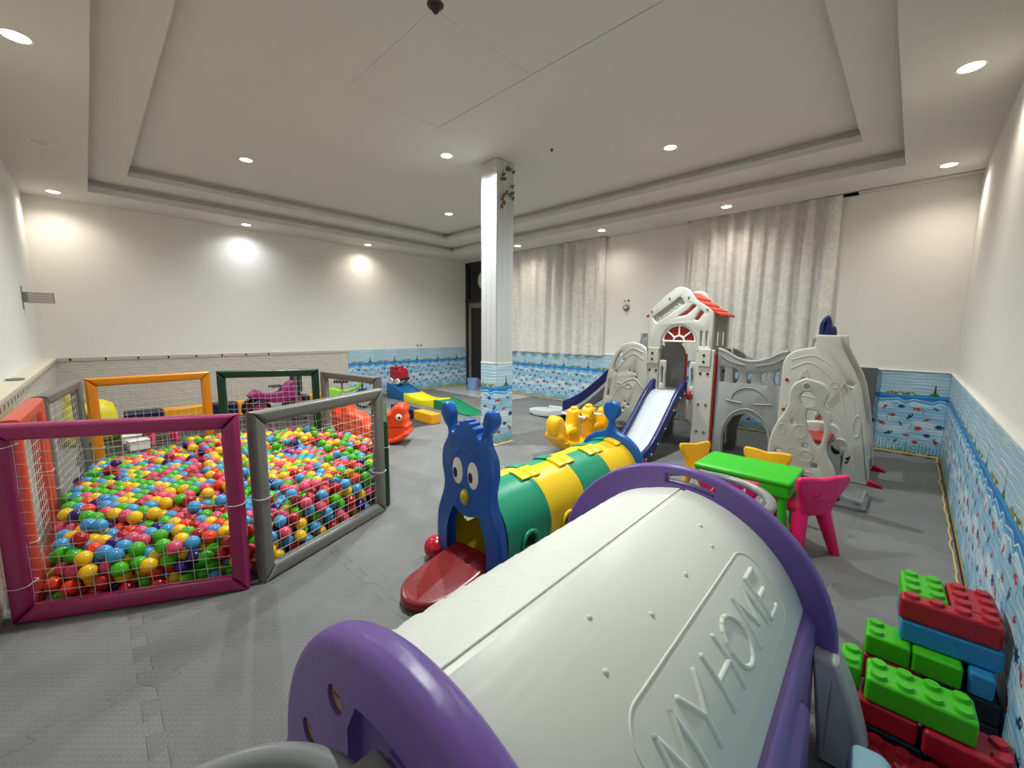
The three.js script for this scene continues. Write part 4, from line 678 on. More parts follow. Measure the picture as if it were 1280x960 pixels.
    for (const z of [-0.075, -0.535]) P('slide_rail', slab(side(2, 25, 0.17, 0.005), z, z + 0.04, 0.014, [], 3), M.navy, o, 'navy slide side');
    P('slide_end', new THREE.CylinderGeometry(0.23, 0.23, 0.05, 28, 1, false, 0, Math.PI).rotateY(Math.PI).translate(-4.755, 0.057, -0.29).scale(1, 1, 1), M.slideBed, o);
    P('slide_foot', rbox(-4.75, -4.4, 0, 0.06, -0.48, -0.1, 0.015), M.redDark, o);
  }
}
// ---------------------------------------------------------------- penguin-shaped climbing steps in front of the stairs
{
  const o = thing('penguin_steps', 'white penguin shaped toddler steps with pierced belly beside the green table', 'play steps', [4.5, 0, 0], -Math.PI / 2);
  const out = () => smooth([[-0.655, 1.105], [-0.73, 1.06], [-0.768, 0.98], [-0.77, 0.87], [-0.8, 0.77], [-0.855, 0.66], [-0.892, 0.51], [-0.9, 0.36], [-0.885, 0.2], [-0.855, 0.015], [-0.6, 0.005], [-0.385, 0.015], [-0.372, 0.16], [-0.384, 0.31], [-0.445, 0.43], [-0.462, 0.53], [-0.445, 0.65], [-0.46, 0.78], [-0.5, 0.86], [-0.488, 0.93], [-0.48, 1.0], [-0.53, 1.07]], 130);
  const path = (s) => new THREE.Path(s.getPoints(12));
  const holes = () => [smooth([[-0.625, 0.82], [-0.55, 0.815], [-0.495, 0.72], [-0.495, 0.58], [-0.52, 0.505], [-0.58, 0.585], [-0.62, 0.7]], 40), rounded([[-0.63, 0.475], [-0.59, 0.475], [-0.59, 0.51], [-0.63, 0.51]], 0.008), rounded([[-0.55, 0.305], [-0.51, 0.305], [-0.51, 0.34], [-0.55, 0.34]], 0.008), circle(-0.632, 0.925, 0.052, 0.06), circle(-0.81, 0.4, 0.03, 0.022), rounded([[-0.73, 0.68], [-0.705, 0.68], [-0.705, 0.71], [-0.73, 0.71]], 0.006)];
  const f = part('side_panel', slab(out(), 0.0, 0.06, 0.018, holes().map(path), 3), M.castle, o, 'white penguin outline panel');
  part('raised_ring', new THREE.TorusGeometry(0.032, 0.009, 8, 24).translate(-0.642, 1.03, 0.058), M.castle, f); part('ring_centre', cyl(0.02, 0.02, 0.014, 16).rotateX(Math.PI / 2).translate(-0.642, 1.03, 0.055), M.castleGrey, f);
  for (const [x, y, a, b] of [[-0.8, 0.62, 0.028, 0.05], [-0.73, 0.78, 0.03, 0.03], [-0.66, 0.62, 0.05, 0.06], [-0.6, 0.4, 0.05, 0.05], [-0.7, 0.42, 0.035, 0.045], [-0.56, 0.2, 0.06, 0.06], [-0.7, 0.2, 0.04, 0.06]]) part('raised_oval', new THREE.TorusGeometry(1, 0.14, 8, 22).scale(a, b, 0.05).translate(x, y, 0.058), M.castle, f);
  part('side_panel', slab(smooth([[-0.6, 0.66], [-0.75, 0.62], [-0.86, 0.5], [-0.89, 0.3], [-0.86, 0.015], [-0.6, 0.005], [-0.385, 0.015], [-0.36, 0.2], [-0.36, 0.42], [-0.39, 0.56], [-0.46, 0.64]], 70), -0.44, -0.38, 0.018, [circle(-0.43, 0.42, 0.045, 0.07)].map(path), 3), M.castle, o);
  [[0.2, -0.72], [0.38, -0.64], [0.55, -0.56]].forEach(([y, x], k) => part('step', rbox(x - 0.1, x + 0.1, y - 0.03, y + 0.01, -0.39, 0.01, 0.012), k === 2 ? M.redDark : M.castleGrey, o));
  part('wheel_disc', cyl(0.055, 0.055, 0.05, 28).rotateX(Math.PI / 2).translate(-0.4, 0.47, -0.35), M.castle, o);
  part('foot_plate', [slab(rounded([[-0.42, 0.0], [-0.2, 0.0, 0.01], [-0.15, 0.02, 0.01], [-0.23, 0.05, 0.01], [-0.17, 0.08, 0.02], [-0.28, 0.1, 0.02], [-0.42, 0.14, 0.01]]), -0.38, 0.04, 0.014, [path(circle(-0.36, 0.06, 0.03, 0.025))])], M.castleGrey, o, 'grey webbed foot');
}
// ---------------------------------------------------------------- green table and its chairs
{
  const o = thing('play_table', 'small bright green plastic play table with rounded corners', 'table', [3.44, 0, -0.815]);
  part('table_top', [rbox(-0.23, 0.23, 0.455, 0.5, -0.325, 0.325, 0.022, 4), rbox(-0.222, 0.222, 0.375, 0.47, -0.317, 0.317, 0.02)], M.green, o);
  for (const x of [-1, 1]) for (const z of [-1, 1]) { part('leg', bar([x * 0.2, 0, z * 0.29], [x * 0.175, 0.43, z * 0.265], 0.024, 14, 0.03), M.green, o); part('leg_cap', ellipsoid(x * 0.2, 0.035, z * 0.29, 0.032, 0.035, 0.032, 14), M.chairYellow, o, 'yellow leg cap'); }
  const tray = part('cup_holder', cyl(0.045, 0.04, 0.06, 18).translate(0.13, 0.43, 0.345), M.dark, o); tray.userData.label = 'dark cup holder at the table end';
  function chair(x, z, turn, m, label, sc = 1) {               // local: sitter looks towards -z
    const c = thing('toddler_chair', label, 'chair', [x, 0, z], turn, 'small plastic chairs around the green table'); c.scale.setScalar(sc);
    part('seat', rbox(-0.13, 0.13, 0.27, 0.305, -0.14, 0.13, 0.016, 3), m, c);
    const back = slab(rounded([[-0.115, 0.27, 0.03], [0.115, 0.27, 0.03], [0.13, 0.38, 0.05], [0.195, 0.5, 0.04], [0.195, 0.565, 0.035], [0.08, 0.56, 0.06], [0, 0.545, 0.06], [-0.08, 0.56, 0.06], [-0.195, 0.565, 0.035], [-0.195, 0.5, 0.04], [-0.13, 0.38, 0.05]]), -0.022, 0.022, 0.018, [], 4);
    const emboss = slab(rounded([[-0.07, 0.41, 0.01], [0.07, 0.41, 0.01], [0, 0.46, 0.02]]), 0.0, 0.03, 0.008).translate(0, -0.27, 0).rotateX(0.16).translate(0, 0.27, 0.125);
    back.translate(0, -0.27, 0).rotateX(0.16).translate(0, 0.27, 0.125); part('emboss', emboss, m, part('backrest', back, m, c));
    for (const s of [-1, 1]) { part('leg', bar([s * 0.125, 0, -0.135], [s * 0.09, 0.29, -0.09], 0.028, 14, 0.044), m, c); part('leg', bar([s * 0.145, 0, 0.175], [s * 0.085, 0.3, 0.1], 0.03, 14, 0.05), m, c); }
  }
  chair(3.44, -0.475, -37 * D2R, M.pink, 'hot pink plastic chair pushed to the table end beside the penguin steps');
  chair(3.05, -0.8, -Math.PI / 2, M.pink, 'hot pink plastic chair on the table side nearest the white barrel');
  chair(3.82, -1.25, 150 * D2R, M.chairYellow, 'yellow plastic chair at the table end nearest the caterpillar tunnel', 0.86);
  chair(3.8, -0.8, Math.PI / 2, M.chairYellow, 'yellow plastic chair on the table side facing the castle bridge', 0.92);
}
// ---------------------------------------------------------------- large toy bricks by the right wall
{
  const U = 0.07, H = 0.09;
  const cache = {};
  const list = [];
  const brick = (nx, nz, m, name, pos, turn) => list.push({ nx, nz, m, name, pos, turn, h: H });   // nx studs along local z, nz along local x
  const r = M.legoRed, g = M.legoGreen, b = M.legoBlue, n = M.legoNavy;
  // near stack: red, navy and red courses under one green brick
  brick(3, 2, r, 'red toy brick on the floor at the foot of the stack against the barrel', [1.765, 0, 0.108], 0);
  brick(2, 2, r, 'square red toy brick on the floor nearest the sea print wall', [1.765, 0, 0.287], 0);
  brick(4, 2, n, 'navy toy brick in the lowest course under the green topped stack', [1.93, 0, 0.02], 0.02);
  brick(2, 2, r, 'square red toy brick in the lowest course beneath the long red course', [1.935, 0, 0.245], 0);
  brick(4, 2, r, 'red toy brick in the middle course under the long green brick', [1.93, H, -0.0], 0.02);
  brick(3, 2, r, 'red toy brick in the middle course by the wall beside the green brick', [1.92, H, 0.255], 0);
  brick(4, 2, g, 'long green toy brick lying on top of the red course', [1.935, 2 * H, 0.13], 0.04);
  brick(1, 2, g, 'small green toy brick beside the long green brick, nearest the barrel', [1.96, 2 * H, -0.055], 0);
  // middle row
  brick(3, 2, r, 'red toy brick on the floor under the two green bricks', [2.22, 0, 0.04], 0.03); brick(3, 2, n, 'navy toy brick on the floor under the blue brick at the wall', [2.235, 0, 0.256], 0.02);
  brick(2, 2, r, 'square red toy brick in the second course under the green bricks', [2.22, H, 0.04], 0.03); brick(3, 2, n, 'navy toy brick in the second course under the blue brick', [2.235, H, 0.25], 0.02);
  brick(2, 2, g, 'square green toy brick in the middle row, nearer the barrel', [2.22, 2 * H, 0.04], 0.05); brick(2, 2, g, 'square green toy brick in the middle row, touching the blue brick', [2.225, 2 * H, 0.182], 0.03); brick(1, 2, b, 'small blue toy brick in the middle row touching the wall', [2.235, 2 * H, 0.3], 0.0);
  // far tower
  for (let k = 0; k < 3; k++) brick(3, 3, k === 1 ? g : r, ['large red toy brick at the foot of the tallest stack', 'large green toy brick in the second course of the tallest stack', 'large red toy brick in the third course of the tallest stack'][k], [2.44, k * H, 0.2], 0.06);
  brick(4, 4, b, 'wide blue toy brick slab under the red and green top', [2.345, 3 * H, 0.205], 0.05);
  brick(4, 1, r, 'long narrow red toy brick along the edge of the tallest stack', [2.24, 4 * H, 0.2], 0.05);
  brick(2, 3, r, 'red toy brick on the tallest stack beside the wall', [2.383, 4 * H, 0.27], 0.05);
  brick(2, 3, g, 'small green toy brick set into the red top of the tallest stack', [2.376, 4 * H, 0.129], 0.05);
  const inFoot = (b, x, z) => { const dx = x - b.pos[0], dz = z - b.pos[2], c = Math.cos(b.turn), n = Math.sin(b.turn), lx = dx * c - dz * n, lz = dx * n + dz * c; return Math.abs(lx) < b.nz * U / 2 + 0.02 && Math.abs(lz) < b.nx * U / 2 + 0.02; };
  const st = cyl(0.02, 0.024, 0.013, 18);
  for (const b of list) {
    const o = thing('toy_brick', b.name, 'toy brick', b.pos, b.turn, 'large toy bricks by the right wall'), key = `${b.nx}_${b.nz}`;
    cache[key] ??= rbox(-b.nz * U / 2 + 0.0015, b.nz * U / 2 - 0.0015, 0, H - 0.0005, -b.nx * U / 2 + 0.0015, b.nx * U / 2 - 0.0015, 0.012, 3); part('body', cache[key], b.m, o);
    for (let i = 0; i < b.nx; i++) for (let j = 0; j < b.nz; j++) {      // only the studs that no brick covers
      const lx = (j - (b.nz - 1) / 2) * U, lz = (i - (b.nx - 1) / 2) * U, c = Math.cos(b.turn), n = Math.sin(b.turn), wx = b.pos[0] + lx * c + lz * n, wz = b.pos[2] - lx * n + lz * c;
      if (list.some((q) => q !== b && Math.abs(q.pos[1] - b.pos[1] - H) < 0.01 && inFoot(q, wx, wz))) continue;
      part('stud', st, b.m, o).position.set(lx, H + 0.0063, lz);
    }
  }
}

// ---------------------------------------------------------------- yellow double duck rocker
{
  const o = thing('duck_rocker', 'yellow double duck rocker with two facing ducks and white handles', 'rocker', [4.32, 0, -2.95], -6 * D2R);   // local x runs along the rocker
  const base = slab(smooth([[-0.5, 0.3], [-0.52, 0.22], [-0.4, 0.08], [-0.2, 0.015], [0, 0.0], [0.2, 0.015], [0.4, 0.08], [0.52, 0.22], [0.5, 0.3], [0.36, 0.2], [0.2, 0.14], [0, 0.13], [-0.2, 0.14], [-0.36, 0.2]], 90), -0.15, 0.15, 0.05, [], 4);
  part('rocker_base', base, M.yellowDuck, o);
  for (const s of [-1, 1]) {
    const d = part('duck', slab(smooth([[s * 0.32, 0.12], [s * 0.36, 0.25], [s * 0.3, 0.31], [s * 0.24, 0.36], [s * 0.22, 0.45], [s * 0.2, 0.52], [s * 0.13, 0.545], [s * 0.07, 0.5], [s * 0.05, 0.44], [s * 0.035, 0.425], [s * 0.06, 0.395], [s * 0.085, 0.36], [s * 0.08, 0.25], [s * 0.1, 0.12], [s * 0.2, 0.1]].slice(0, 15), 70), -0.085, 0.085, 0.045, [], 4), M.yellowDuck, o, 'yellow duck with topknot');
    part('topknot', ellipsoid(s * 0.14, 0.545, 0, 0.05, 0.03, 0.05, 16), M.yellowDuck, d);
    part('beak', ellipsoid(s * 0.045, 0.425, 0, 0.035, 0.026, 0.045, 14), M.yellowDuck, d);
    for (const z of [-1, 1]) { part('eye', ellipsoid(s * 0.115, 0.47, z * 0.084, 0.012, 0.016, 0.006, 12), M.black, d); part('handle', bar([s * 0.15, 0.455, z * 0.07], [s * 0.15, 0.455, z * 0.175], 0.013, 12), M.white, d, 'white handle'); part('handle_cap', ellipsoid(s * 0.15, 0.455, z * 0.178, 0.018, 0.018, 0.016, 12), M.white, d); part('wing', ellipsoid(s * 0.24, 0.28, z * 0.09, 0.09, 0.05, 0.02, 14), M.yellowDuck, d); }
    part('tail', slab(smooth([[s * 0.36, 0.2], [s * 0.52, 0.24], [s * 0.56, 0.38], [s * 0.52, 0.47], [s * 0.45, 0.485], [s * 0.39, 0.42], [s * 0.35, 0.3]], 40), -0.1, 0.1, 0.05, [], 4), M.yellowDuck, o, 'rounded tail that serves as backrest');
    part('footrest', ellipsoid(s * 0.42, 0.17, 0, 0.07, 0.03, 0.17, 14), M.yellowDuck, o);
  }
}
// ---------------------------------------------------------------- orange fish rocker behind the pit
{
  const o = thing('fish_rocker', 'orange fish shaped rocker with big white eyes behind the ball pit', 'rocker', [2.62, 0, -5.03], -46 * D2R);
  const body = smooth([[-0.46, 0.06], [-0.1, 0.0], [0.2, 0.015], [0.4, 0.1], [0.435, 0.17], [0.4, 0.2], [0.425, 0.225], [0.425, 0.25], [0.395, 0.275], [0.4, 0.34], [0.385, 0.4], [0.4, 0.46], [0.37, 0.515], [0.29, 0.53], [0.22, 0.49], [0.19, 0.44], [0.11, 0.4], [0.08, 0.33], [0.09, 0.25], [0.0, 0.235], [-0.1, 0.25], [-0.15, 0.34], [-0.24, 0.4], [-0.33, 0.43], [-0.37, 0.55], [-0.43, 0.56], [-0.46, 0.42], [-0.5, 0.4], [-0.52, 0.55], [-0.57, 0.55], [-0.58, 0.3], [-0.52, 0.14]], 150);
  part('body', slab(body, -0.14, 0.14, 0.05, [], 4), M.orangeFish, o, 'orange moulded fish body');
  part('rocker', slab(smooth([[-0.5, 0.1], [-0.2, 0.0], [0.1, 0.0], [0.36, 0.07], [0.44, 0.15], [0.4, 0.17], [0.2, 0.08], [-0.1, 0.06], [-0.4, 0.14]], 60), -0.175, 0.175, 0.03, [], 3), M.orangeFish, o);
  for (const z of [-1, 1]) { const e = part('eye', ellipsoid(0.315, 0.37, z * 0.135, 0.042, 0.045, 0.02, 18), M.white, o, 'white eye'); part('pupil', ellipsoid(0.325, 0.365, z * 0.152, 0.018, 0.02, 0.008, 12), M.black, e); part('fin', slab(smooth([[-0.1, 0.12], [0.1, 0.14], [0.14, 0.3], [0.1, 0.38], [0.04, 0.3], [-0.06, 0.24]], 40), z > 0 ? 0.13 : -0.165, z > 0 ? 0.165 : -0.13, 0.012), M.orangeFish, o); part('handle', bar([0.2, 0.4, z * 0.12], [0.2, 0.4, z * 0.24], 0.014, 12), M.orangeFish, o); }
  part('lips', [ellipsoid(0.405, 0.245, 0, 0.035, 0.022, 0.1, 16), ellipsoid(0.4, 0.19, 0, 0.035, 0.022, 0.09, 16)], M.orangeFish, o);
}
// ---------------------------------------------------------------- coaster ramp in three soft coloured pieces, with a ride-on train
{
  const seg = [['blue', M.softBlue, -8.3, -7.6, [[0, 0.31], [0.25, 0.31], [0.55, 0.26], [1, 0.175]], 'blue wavy coaster ramp piece under the red train'], ['yellow', M.softYellow, -7.598, -6.52, [[0, 0.175], [0.3, 0.12], [0.6, 0.105], [1, 0.16]], 'yellow wavy coaster ramp piece between the blue and green ones'], ['green', M.softGreen, -6.518, -5.45, [[0, 0.16], [0.2, 0.165], [0.5, 0.09], [0.8, 0.025], [1, 0.012]], 'green coaster ramp piece sloping down to the floor']];
  for (const [, m, z0, z1, pr, label] of seg) {
    const o = thing('coaster_ramp', label, 'ramp', [4.55, 0, (z0 + z1) / 2], 0, 'coaster ramp pieces');
    const L = z1 - z0, c = new THREE.SplineCurve(pr.map(([u, y]) => V2((u - 0.5) * L, y))).getPoints(24);
    const g = slab(new THREE.Shape([V2(-L / 2, 0), V2(L / 2, 0), ...[...c].reverse().map((p) => V2(p.x, Math.max(0.006, p.y - 0.015)))]), 0.0, 0.45, 0.006).rotateY(-Math.PI / 2).translate(0.45, 0, 0); // outline x -> world z
    part('ramp_body', g, m, o);
    for (const x of [0.02, 0.43]) part('edge_lip', tube(c.filter((_, i) => i % 3 === 0).map((p) => [x, Math.max(0.016, p.y - 0.01), Math.max(-L / 2 + 0.012, Math.min(L / 2 - 0.012, p.x))]), 0.016, 8), m, o);
  }
  const t = thing('ride_on_train', 'red ride-on train engine with white wheels on top of the blue ramp', 'ride-on toy', [4.76, 0.318, -8.12], 0.1);
  part('body', [rbox(-0.12, 0.12, 0.08, 0.3, -0.19, 0.2, 0.03, 3), rbox(-0.11, 0.11, 0.28, 0.37, -0.17, 0.02, 0.02, 2), rbox(-0.1, 0.1, 0.28, 0.34, 0.08, 0.18, 0.02, 2)], M.trainRed, t);
  part('chimney', [cyl(0.03, 0.025, 0.07, 16).translate(0, 0.37, 0.13), cyl(0.022, 0.022, 0.05, 12).translate(0, 0.385, -0.1)], M.trainRed, t);
  for (const x of [-1, 1]) for (const z of [-0.12, 0.12]) { const w = part('wheel', cyl(0.062, 0.062, 0.04, 24).rotateZ(Math.PI / 2).translate(x * 0.125, 0.062, z), M.white, t, 'white wheel'); part('hub', cyl(0.02, 0.02, 0.05, 12).rotateZ(Math.PI / 2).translate(x * 0.125, 0.062, z), M.trainRed, w); }
  part('bumper', rbox(-0.12, 0.12, 0.09, 0.15, 0.19, 0.24, 0.02), M.dark, t);
}
// ---------------------------------------------------------------- soft balance beams
{
  const beam = (x0, x1, z0, z1, h, m, label) => solo('padded_block', label, 'foam beam', rbox(-(x1 - x0) / 2, (x1 - x0) / 2, 0, h, -(z1 - z0) / 2, (z1 - z0) / 2, 0.018, 3), m, [(x0 + x1) / 2, 0, (z0 + z1) / 2], 0, 'soft balance beam blocks');
  beam(3.71, 3.89, -5.9, -5.37, 0.165, M.softOrange, 'orange padded beam block beside the orange fish rocker');
  beam(3.71, 3.89, -6.65, -5.905, 0.165, M.softNavy, 'navy padded beam block joined to the orange block beside the fish rocker');
  const row = [[0.28, 0.72, M.softNavy, 'navy padded beam block by the tiled wall behind the orange panel'], [0.725, 1.25, M.softOrange, 'orange padded beam block by the tiled wall behind the orange panel'], [1.36, 1.7, M.softNavy, 'navy padded beam block by the tiled wall behind the green panel'], [1.705, 2.2, M.softOrange, 'orange padded beam block by the tiled wall behind the purple tricycle'], [2.5, 2.88, M.softNavy, 'navy padded beam block by the tiled wall behind the upright pole'], [2.885, 3.2, M.softOrange, 'orange padded beam block by the tiled wall near the green tricycle']];
  for (const [a, b, m, l] of row) beam(a, b, -8.42, -8.2, 0.245, m, l);
  const dm = solo('dark_mat', 'thin dark mat on the floor under the soft balance beam', 'mat', rbox(-0.43, 0.43, 0, 0.006, -0.7, 0.7, 0.003), M.matDark, [3.26, 0, -6.1]);
  solo('dark_mat', 'thin dark mat on the floor behind the ball pit by the tiled wall', 'mat', rbox(-1.5, 1.5, 0, 0.006, -0.8, 0.8, 0.003), M.matDark, [1.3, 0, -7.2]);
}
// ---------------------------------------------------------------- toys behind the pit
{
  const y = thing('yellow_toy', 'yellow rounded toy figure with a dark green stripe behind the orange panel', 'toy', [-0.1, 0.0065, -7.6], 0.3); y.scale.setScalar(1.22);
  part('body', [lathe([[0.001, 0], [0.13, 0.01], [0.16, 0.12], [0.15, 0.3], [0.12, 0.4], [0.05, 0.44], [0.001, 0.445]], 28).translate(0.1, 0, 0), lathe([[0.001, 0], [0.1, 0.01], [0.12, 0.15], [0.1, 0.38], [0.06, 0.44], [0.001, 0.45]], 24).translate(-0.08, 0, 0.04)], mat(0xe8d21a, 0.4), y);
  part('head', ellipsoid(-0.09, 0.5, 0.04, 0.085, 0.075, 0.085, 20), mat(0xeada3a, 0.4), y); part('stripe', slab(smooth([[-0.03, 0.18], [0.0, 0.18], [0.0, 0.3], [0.02, 0.38], [-0.01, 0.37], [-0.03, 0.28]], 24), 0.13, 0.17, 0.005), M.padGreen, y); part('stripe_base', rbox(-0.09, 0.06, 0.12, 0.17, 0.1, 0.17, 0.01), M.dark, y);
  const t = thing('purple_tricycle', 'purple toddler tricycle with black wheels behind the dark green panel', 'tricycle', [2.15, 0.0065, -7.7], 0.1);
  const mp = mat(0x8e1c66, 0.36);
  part('body', [slab(smooth([[-0.42, 0.4], [-0.3, 0.5], [-0.2, 0.44], [0.02, 0.42], [0.14, 0.52], [0.24, 0.6], [0.32, 0.58], [0.34, 0.4], [0.24, 0.26], [0, 0.24], [-0.2, 0.3], [-0.36, 0.34]], 60), -0.09, 0.09, 0.03, [], 3)], mp, t);
  for (const [x, z, r] of [[-0.3, -0.17, 0.17], [-0.3, 0.17, 0.17], [0.3, 0, 0.2]]) { const w = part('wheel', new THREE.TorusGeometry(r - 0.03, 0.03, 10, 30).translate(x, r, z), M.black, t); part('hub', cyl(r - 0.05, r - 0.05, 0.03, 20).rotateX(Math.PI / 2).translate(x, r, z), mp, w); }
  part('seat', rbox(-0.08, 0.1, 0.5, 0.54, -0.08, 0.08, 0.015), M.dark, t); part('backrest', rbox(0.28, 0.42, 0.38, 0.72, -0.11, 0.11, 0.04, 3), M.dark, t, 'black backrest');
  part('fork', bar([0.3, 0.2, 0.05], [0.27, 0.6, 0.05], 0.015), M.dark, t);
  const p = thing('ring_pole', 'thin grey pole topped with a black ring beside the purple tricycle', 'pole', [2.36, 0.0065, -7.3]);
  part('pole', bar([0, 0.015, 0], [0, 0.74, 0], 0.012, 12), M.alu, p); part('ring', [new THREE.TorusGeometry(0.11, 0.017, 10, 32).rotateX(Math.PI / 2 - 0.25).translate(0, 0.78, 0), bar([-0.11, 0.78, 0], [0.11, 0.78, 0], 0.01)], M.black, p); part('base', lathe([[0.001, 0.03], [0.12, 0.02], [0.14, 0], [0.001, 0]], 24), M.dark, p);
  const b = thing('green_tricycle', 'lime green tricycle with black saddle and handlebar by the tiled wall', 'tricycle', [3.34, 0, -7.6], -0.5);
  const lime = mat(0x8ccf1c, 0.36);
  part('frame', [tube([[-0.3, 0.16, 0], [-0.2, 0.36, 0], [0.0, 0.34, 0], [0.2, 0.42, 0], [0.27, 0.5, 0]], 0.03, 10), slab(smooth([[-0.4, 0.3], [-0.25, 0.42], [-0.1, 0.36], [-0.14, 0.24], [-0.34, 0.22]], 30), -0.12, 0.12, 0.03, [], 3)], lime, b);
  part('saddle', [rbox(-0.22, 0.04, 0.5, 0.55, -0.08, 0.08, 0.022, 3), bar([-0.08, 0.34, 0], [-0.08, 0.5, 0], 0.016)], M.black, b); part('handlebar', [tube([[0.22, 0.62, -0.2], [0.27, 0.6, -0.1], [0.28, 0.56, 0], [0.27, 0.6, 0.1], [0.22, 0.62, 0.2]], 0.014, 8), bar([0.28, 0.2, 0], [0.28, 0.57, 0], 0.014)], M.black, b);
  for (const [x, z, r] of [[-0.3, -0.16, 0.13], [-0.3, 0.16, 0.13], [0.3, 0, 0.19]]) { const w = part('wheel', new THREE.TorusGeometry(r - 0.025, 0.025, 10, 28).translate(x, r, z), M.black, b); part('hub', cyl(r * 0.35, r * 0.35, 0.03, 16).rotateX(Math.PI / 2).translate(x, r, z), lime, w); }
  const st = thing('pink_stool', 'small hot pink plastic stool on the dark mat behind the ball pit', 'stool', [0.58, 0.0085, -7.0], 0.2);
  part('seat', rbox(-0.15, 0.15, 0.21, 0.25, -0.12, 0.12, 0.018, 3), M.pink, st); for (const x of [-1, 1]) for (const z of [-1, 1]) part('leg', bar([x * 0.13, 0, z * 0.1], [x * 0.11, 0.22, z * 0.085], 0.025, 12, 0.03), M.pink, st);
  const bx = (x, z, w, h, d, r, l) => { const o = thing('white_box', l, 'box', [x, 0.006, z], r); part('box', rbox(-w / 2, w / 2, 0, h * 0.86, -d / 2, d / 2, 0.008), M.white, o); part('lid', rbox(-w / 2 - 0.006, w / 2 + 0.006, h * 0.86 + 0.001, h, -d / 2 - 0.006, d / 2 + 0.006, 0.006), M.rim, o); };
  bx(0.33, -6.75, 0.19, 0.12, 0.15, 0.15, 'small white lidded box on the dark mat behind the ball pit'); bx(0.3, -7.2, 0.19, 0.1, 0.16, -0.1, 'flat white lidded box standing behind another white box on the dark mat');
}
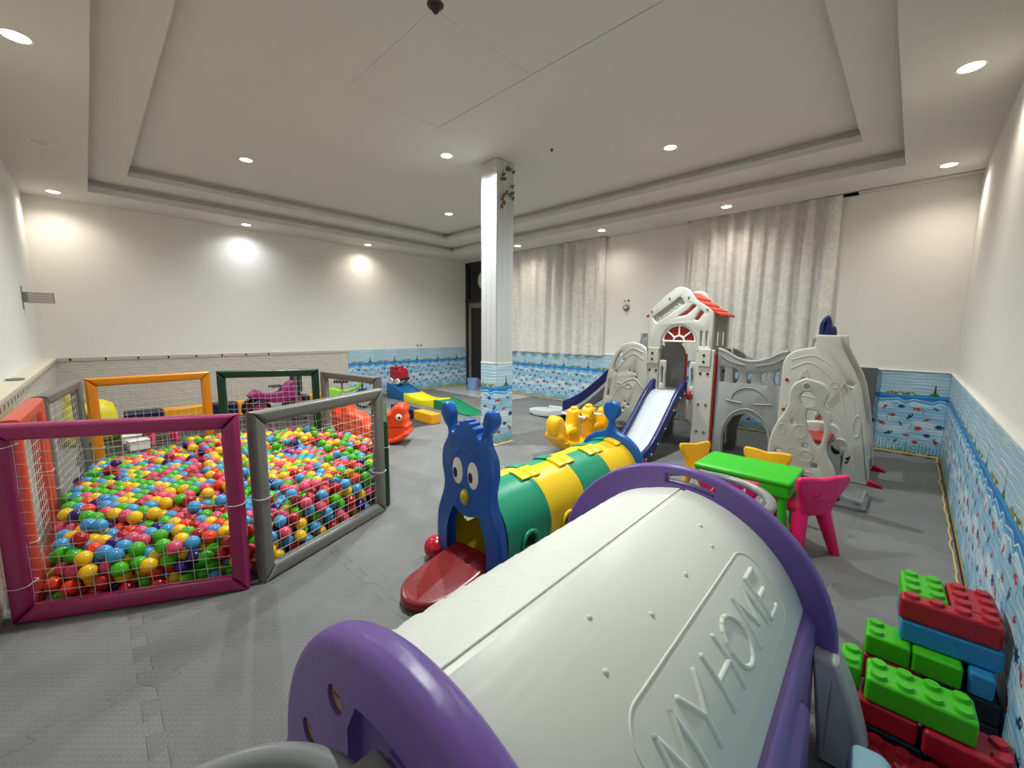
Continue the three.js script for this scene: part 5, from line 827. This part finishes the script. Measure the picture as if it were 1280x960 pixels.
// ---------------------------------------------------------------- bucket, grey board, wall fixtures, ceiling sensor, decorations
{
  const o = thing('bucket', 'pale blue plastic bucket with a handle on the tiles beside the door', 'bucket', [6.78, -0.004, -7.98], 0.4);
  const bm = mat(0x7f9fd8, 0.42);
  part('pail', lathe([[0.001, 0.004], [0.105, 0.0], [0.11, 0.006], [0.145, 0.27], [0.155, 0.275], [0.155, 0.29], [0.14, 0.29], [0.105, 0.012], [0.001, 0.012]], 36), bm, o);
  part('handle', tube([[0, 0.27, -0.155], [0.09, 0.22, -0.14], [0.15, 0.19, 0], [0.09, 0.22, 0.14], [0, 0.27, 0.155]], 0.006, 8), bm, o);
  solo('grey_board', 'flat dark grey foam board standing against the wall behind the castle stairs', 'board', rbox(-0.02, 0.02, 0, 1.07, -0.26, 0.26, 0.006), mat(0x5b5d5c, 0.7), [7.045, 0, -0.55]);
  const v = thing('pipe_outlet', 'round grey wall outlet below two small holes between the curtains', 'wall outlet', [7.098, 1.95, -3.92], -Math.PI / 2);
  part('flange', lathe([[0.001, 0.03], [0.04, 0.03], [0.06, 0.02], [0.068, 0], [0.001, 0]], 28).rotateX(Math.PI / 2), M.alu, v); part('plug', lathe([[0.001, 0.05], [0.022, 0.05], [0.026, 0.025], [0.001, 0.025]], 20).rotateX(Math.PI / 2), M.rim, v);
  part('hole_collar', new THREE.TorusGeometry(0.024, 0.008, 8, 20).translate(-0.04, 0.13, 0.004), M.rim, v); part('hole', cyl(0.02, 0.02, 0.006, 16).rotateX(Math.PI / 2).translate(0.04, 0.13, 0.003), M.black, v); part('hole', cyl(0.018, 0.018, 0.006, 16).rotateX(Math.PI / 2).translate(-0.04, 0.13, 0.003), M.screw, v);
  const s = thing('power_socket', 'small white double socket just above the sea print near the door', 'socket', [5.76, 1.12, ZA + 0.001]);
  part('plate', rbox(-0.1, 0.1, -0.04, 0.04, 0, 0.012, 0.005), M.rim, s); for (const x of [-0.05, 0.05]) part('socket_face', cyl(0.026, 0.026, 0.008, 20).rotateX(Math.PI / 2).translate(x, 0, 0.012), M.alu, s);
  const r = thing('metal_bracket', 'grey slatted metal bracket sticking out of the left wall', 'bracket', [-0.485, 1.83, -7.35], 0);
  part('mount', rbox(0.0, 0.012, -0.14, 0.12, -0.03, 0.03, 0.004), M.alu, r); part('arm', rbox(0.01, 0.05, -0.06, 0.06, -0.012, 0.012, 0.004), M.alu, r);
  for (let k = 0; k < 7; k++) part('slat', rbox(0.04, 0.25, -0.062 + k * 0.018, -0.05 + k * 0.018, -0.004, 0.004, 0.002, 1), M.alu, r);
  part('frame', [rbox(0.04, 0.05, -0.064, 0.062, -0.006, 0.006, 0.002, 1), rbox(0.245, 0.255, -0.064, 0.062, -0.006, 0.006, 0.002, 1)], M.alu, r);
  solo('metal_ring', 'small metal ring lying on the tiled ledge of the left wall', 'ring', new THREE.TorusGeometry(0.045, 0.009, 10, 30).rotateX(Math.PI / 2).translate(0, 0.009, 0), M.alu, [-0.45, 1.05, -5.35]);
  const c = thing('motion_sensor', 'small dark cone hanging from the ceiling at the corner of the hatch', 'sensor', [1.75, 3.58, -2.42]);
  part('cone', lathe([[0.001, -0.05], [0.012, -0.05], [0.036, -0.014], [0.038, 0], [0.001, 0]], 24), mat(0x2c2428, 0.6), c); part('rose', lathe([[0.036, -0.008], [0.05, -0.006], [0.054, 0], [0.03, 0]], 24), mat(0x3a3034, 0.6), c);
  solo('hook_stub', 'tiny dark hook stub in the ceiling beside the column', 'hook', merge([cyl(0.008, 0.008, 0.03, 10).translate(0, -0.015, 0), cyl(0.018, 0.018, 0.004, 14).translate(0, -0.002, 0)]), M.dark, [3.92, 3.58, -3.2]);
  // gold butterflies on the column
  const wing = (s) => slab(smooth([[s * 0.002, 0.0], [s * 0.022, 0.03], [s * 0.042, 0.03], [s * 0.04, 0.008], [s * 0.03, -0.004], [s * 0.034, -0.022], [s * 0.02, -0.032], [s * 0.004, -0.014]], 28), 0, 0.002, 0.0006).rotateY(-s * 0.75);
  const wl = wing(-1), wr = wing(1), bd = ellipsoid(0, 0, 0.004, 0.004, 0.026, 0.004, 10);
  [[3.8, 3.48], [3.835, 3.495], [3.73, 3.41], [3.705, 3.35], [3.75, 3.36], [3.9, 3.475], [3.885, 3.3], [3.895, 3.22], [3.85, 3.19], [3.9, 3.16], [3.735, 3.16], [3.715, 3.115], [3.745, 3.07], [3.705, 3.02], [3.79, 3.2]].forEach(([x, y], k) => {
    const b = thing('gold_butterfly', 'small gold brown butterfly ornament stuck on the white column', 'ornament', [x, y, -3.8125], 0, 'butterflies on the column'); b.rotation.z = (k * 1.7) % 1.6 - 0.8; b.scale.setScalar(0.8);
    part('wing', wl, M.gold, b); part('wing', wr, M.gold, b); part('body', bd, M.dark, b);
  });
}
renderer.render(scene, camera);
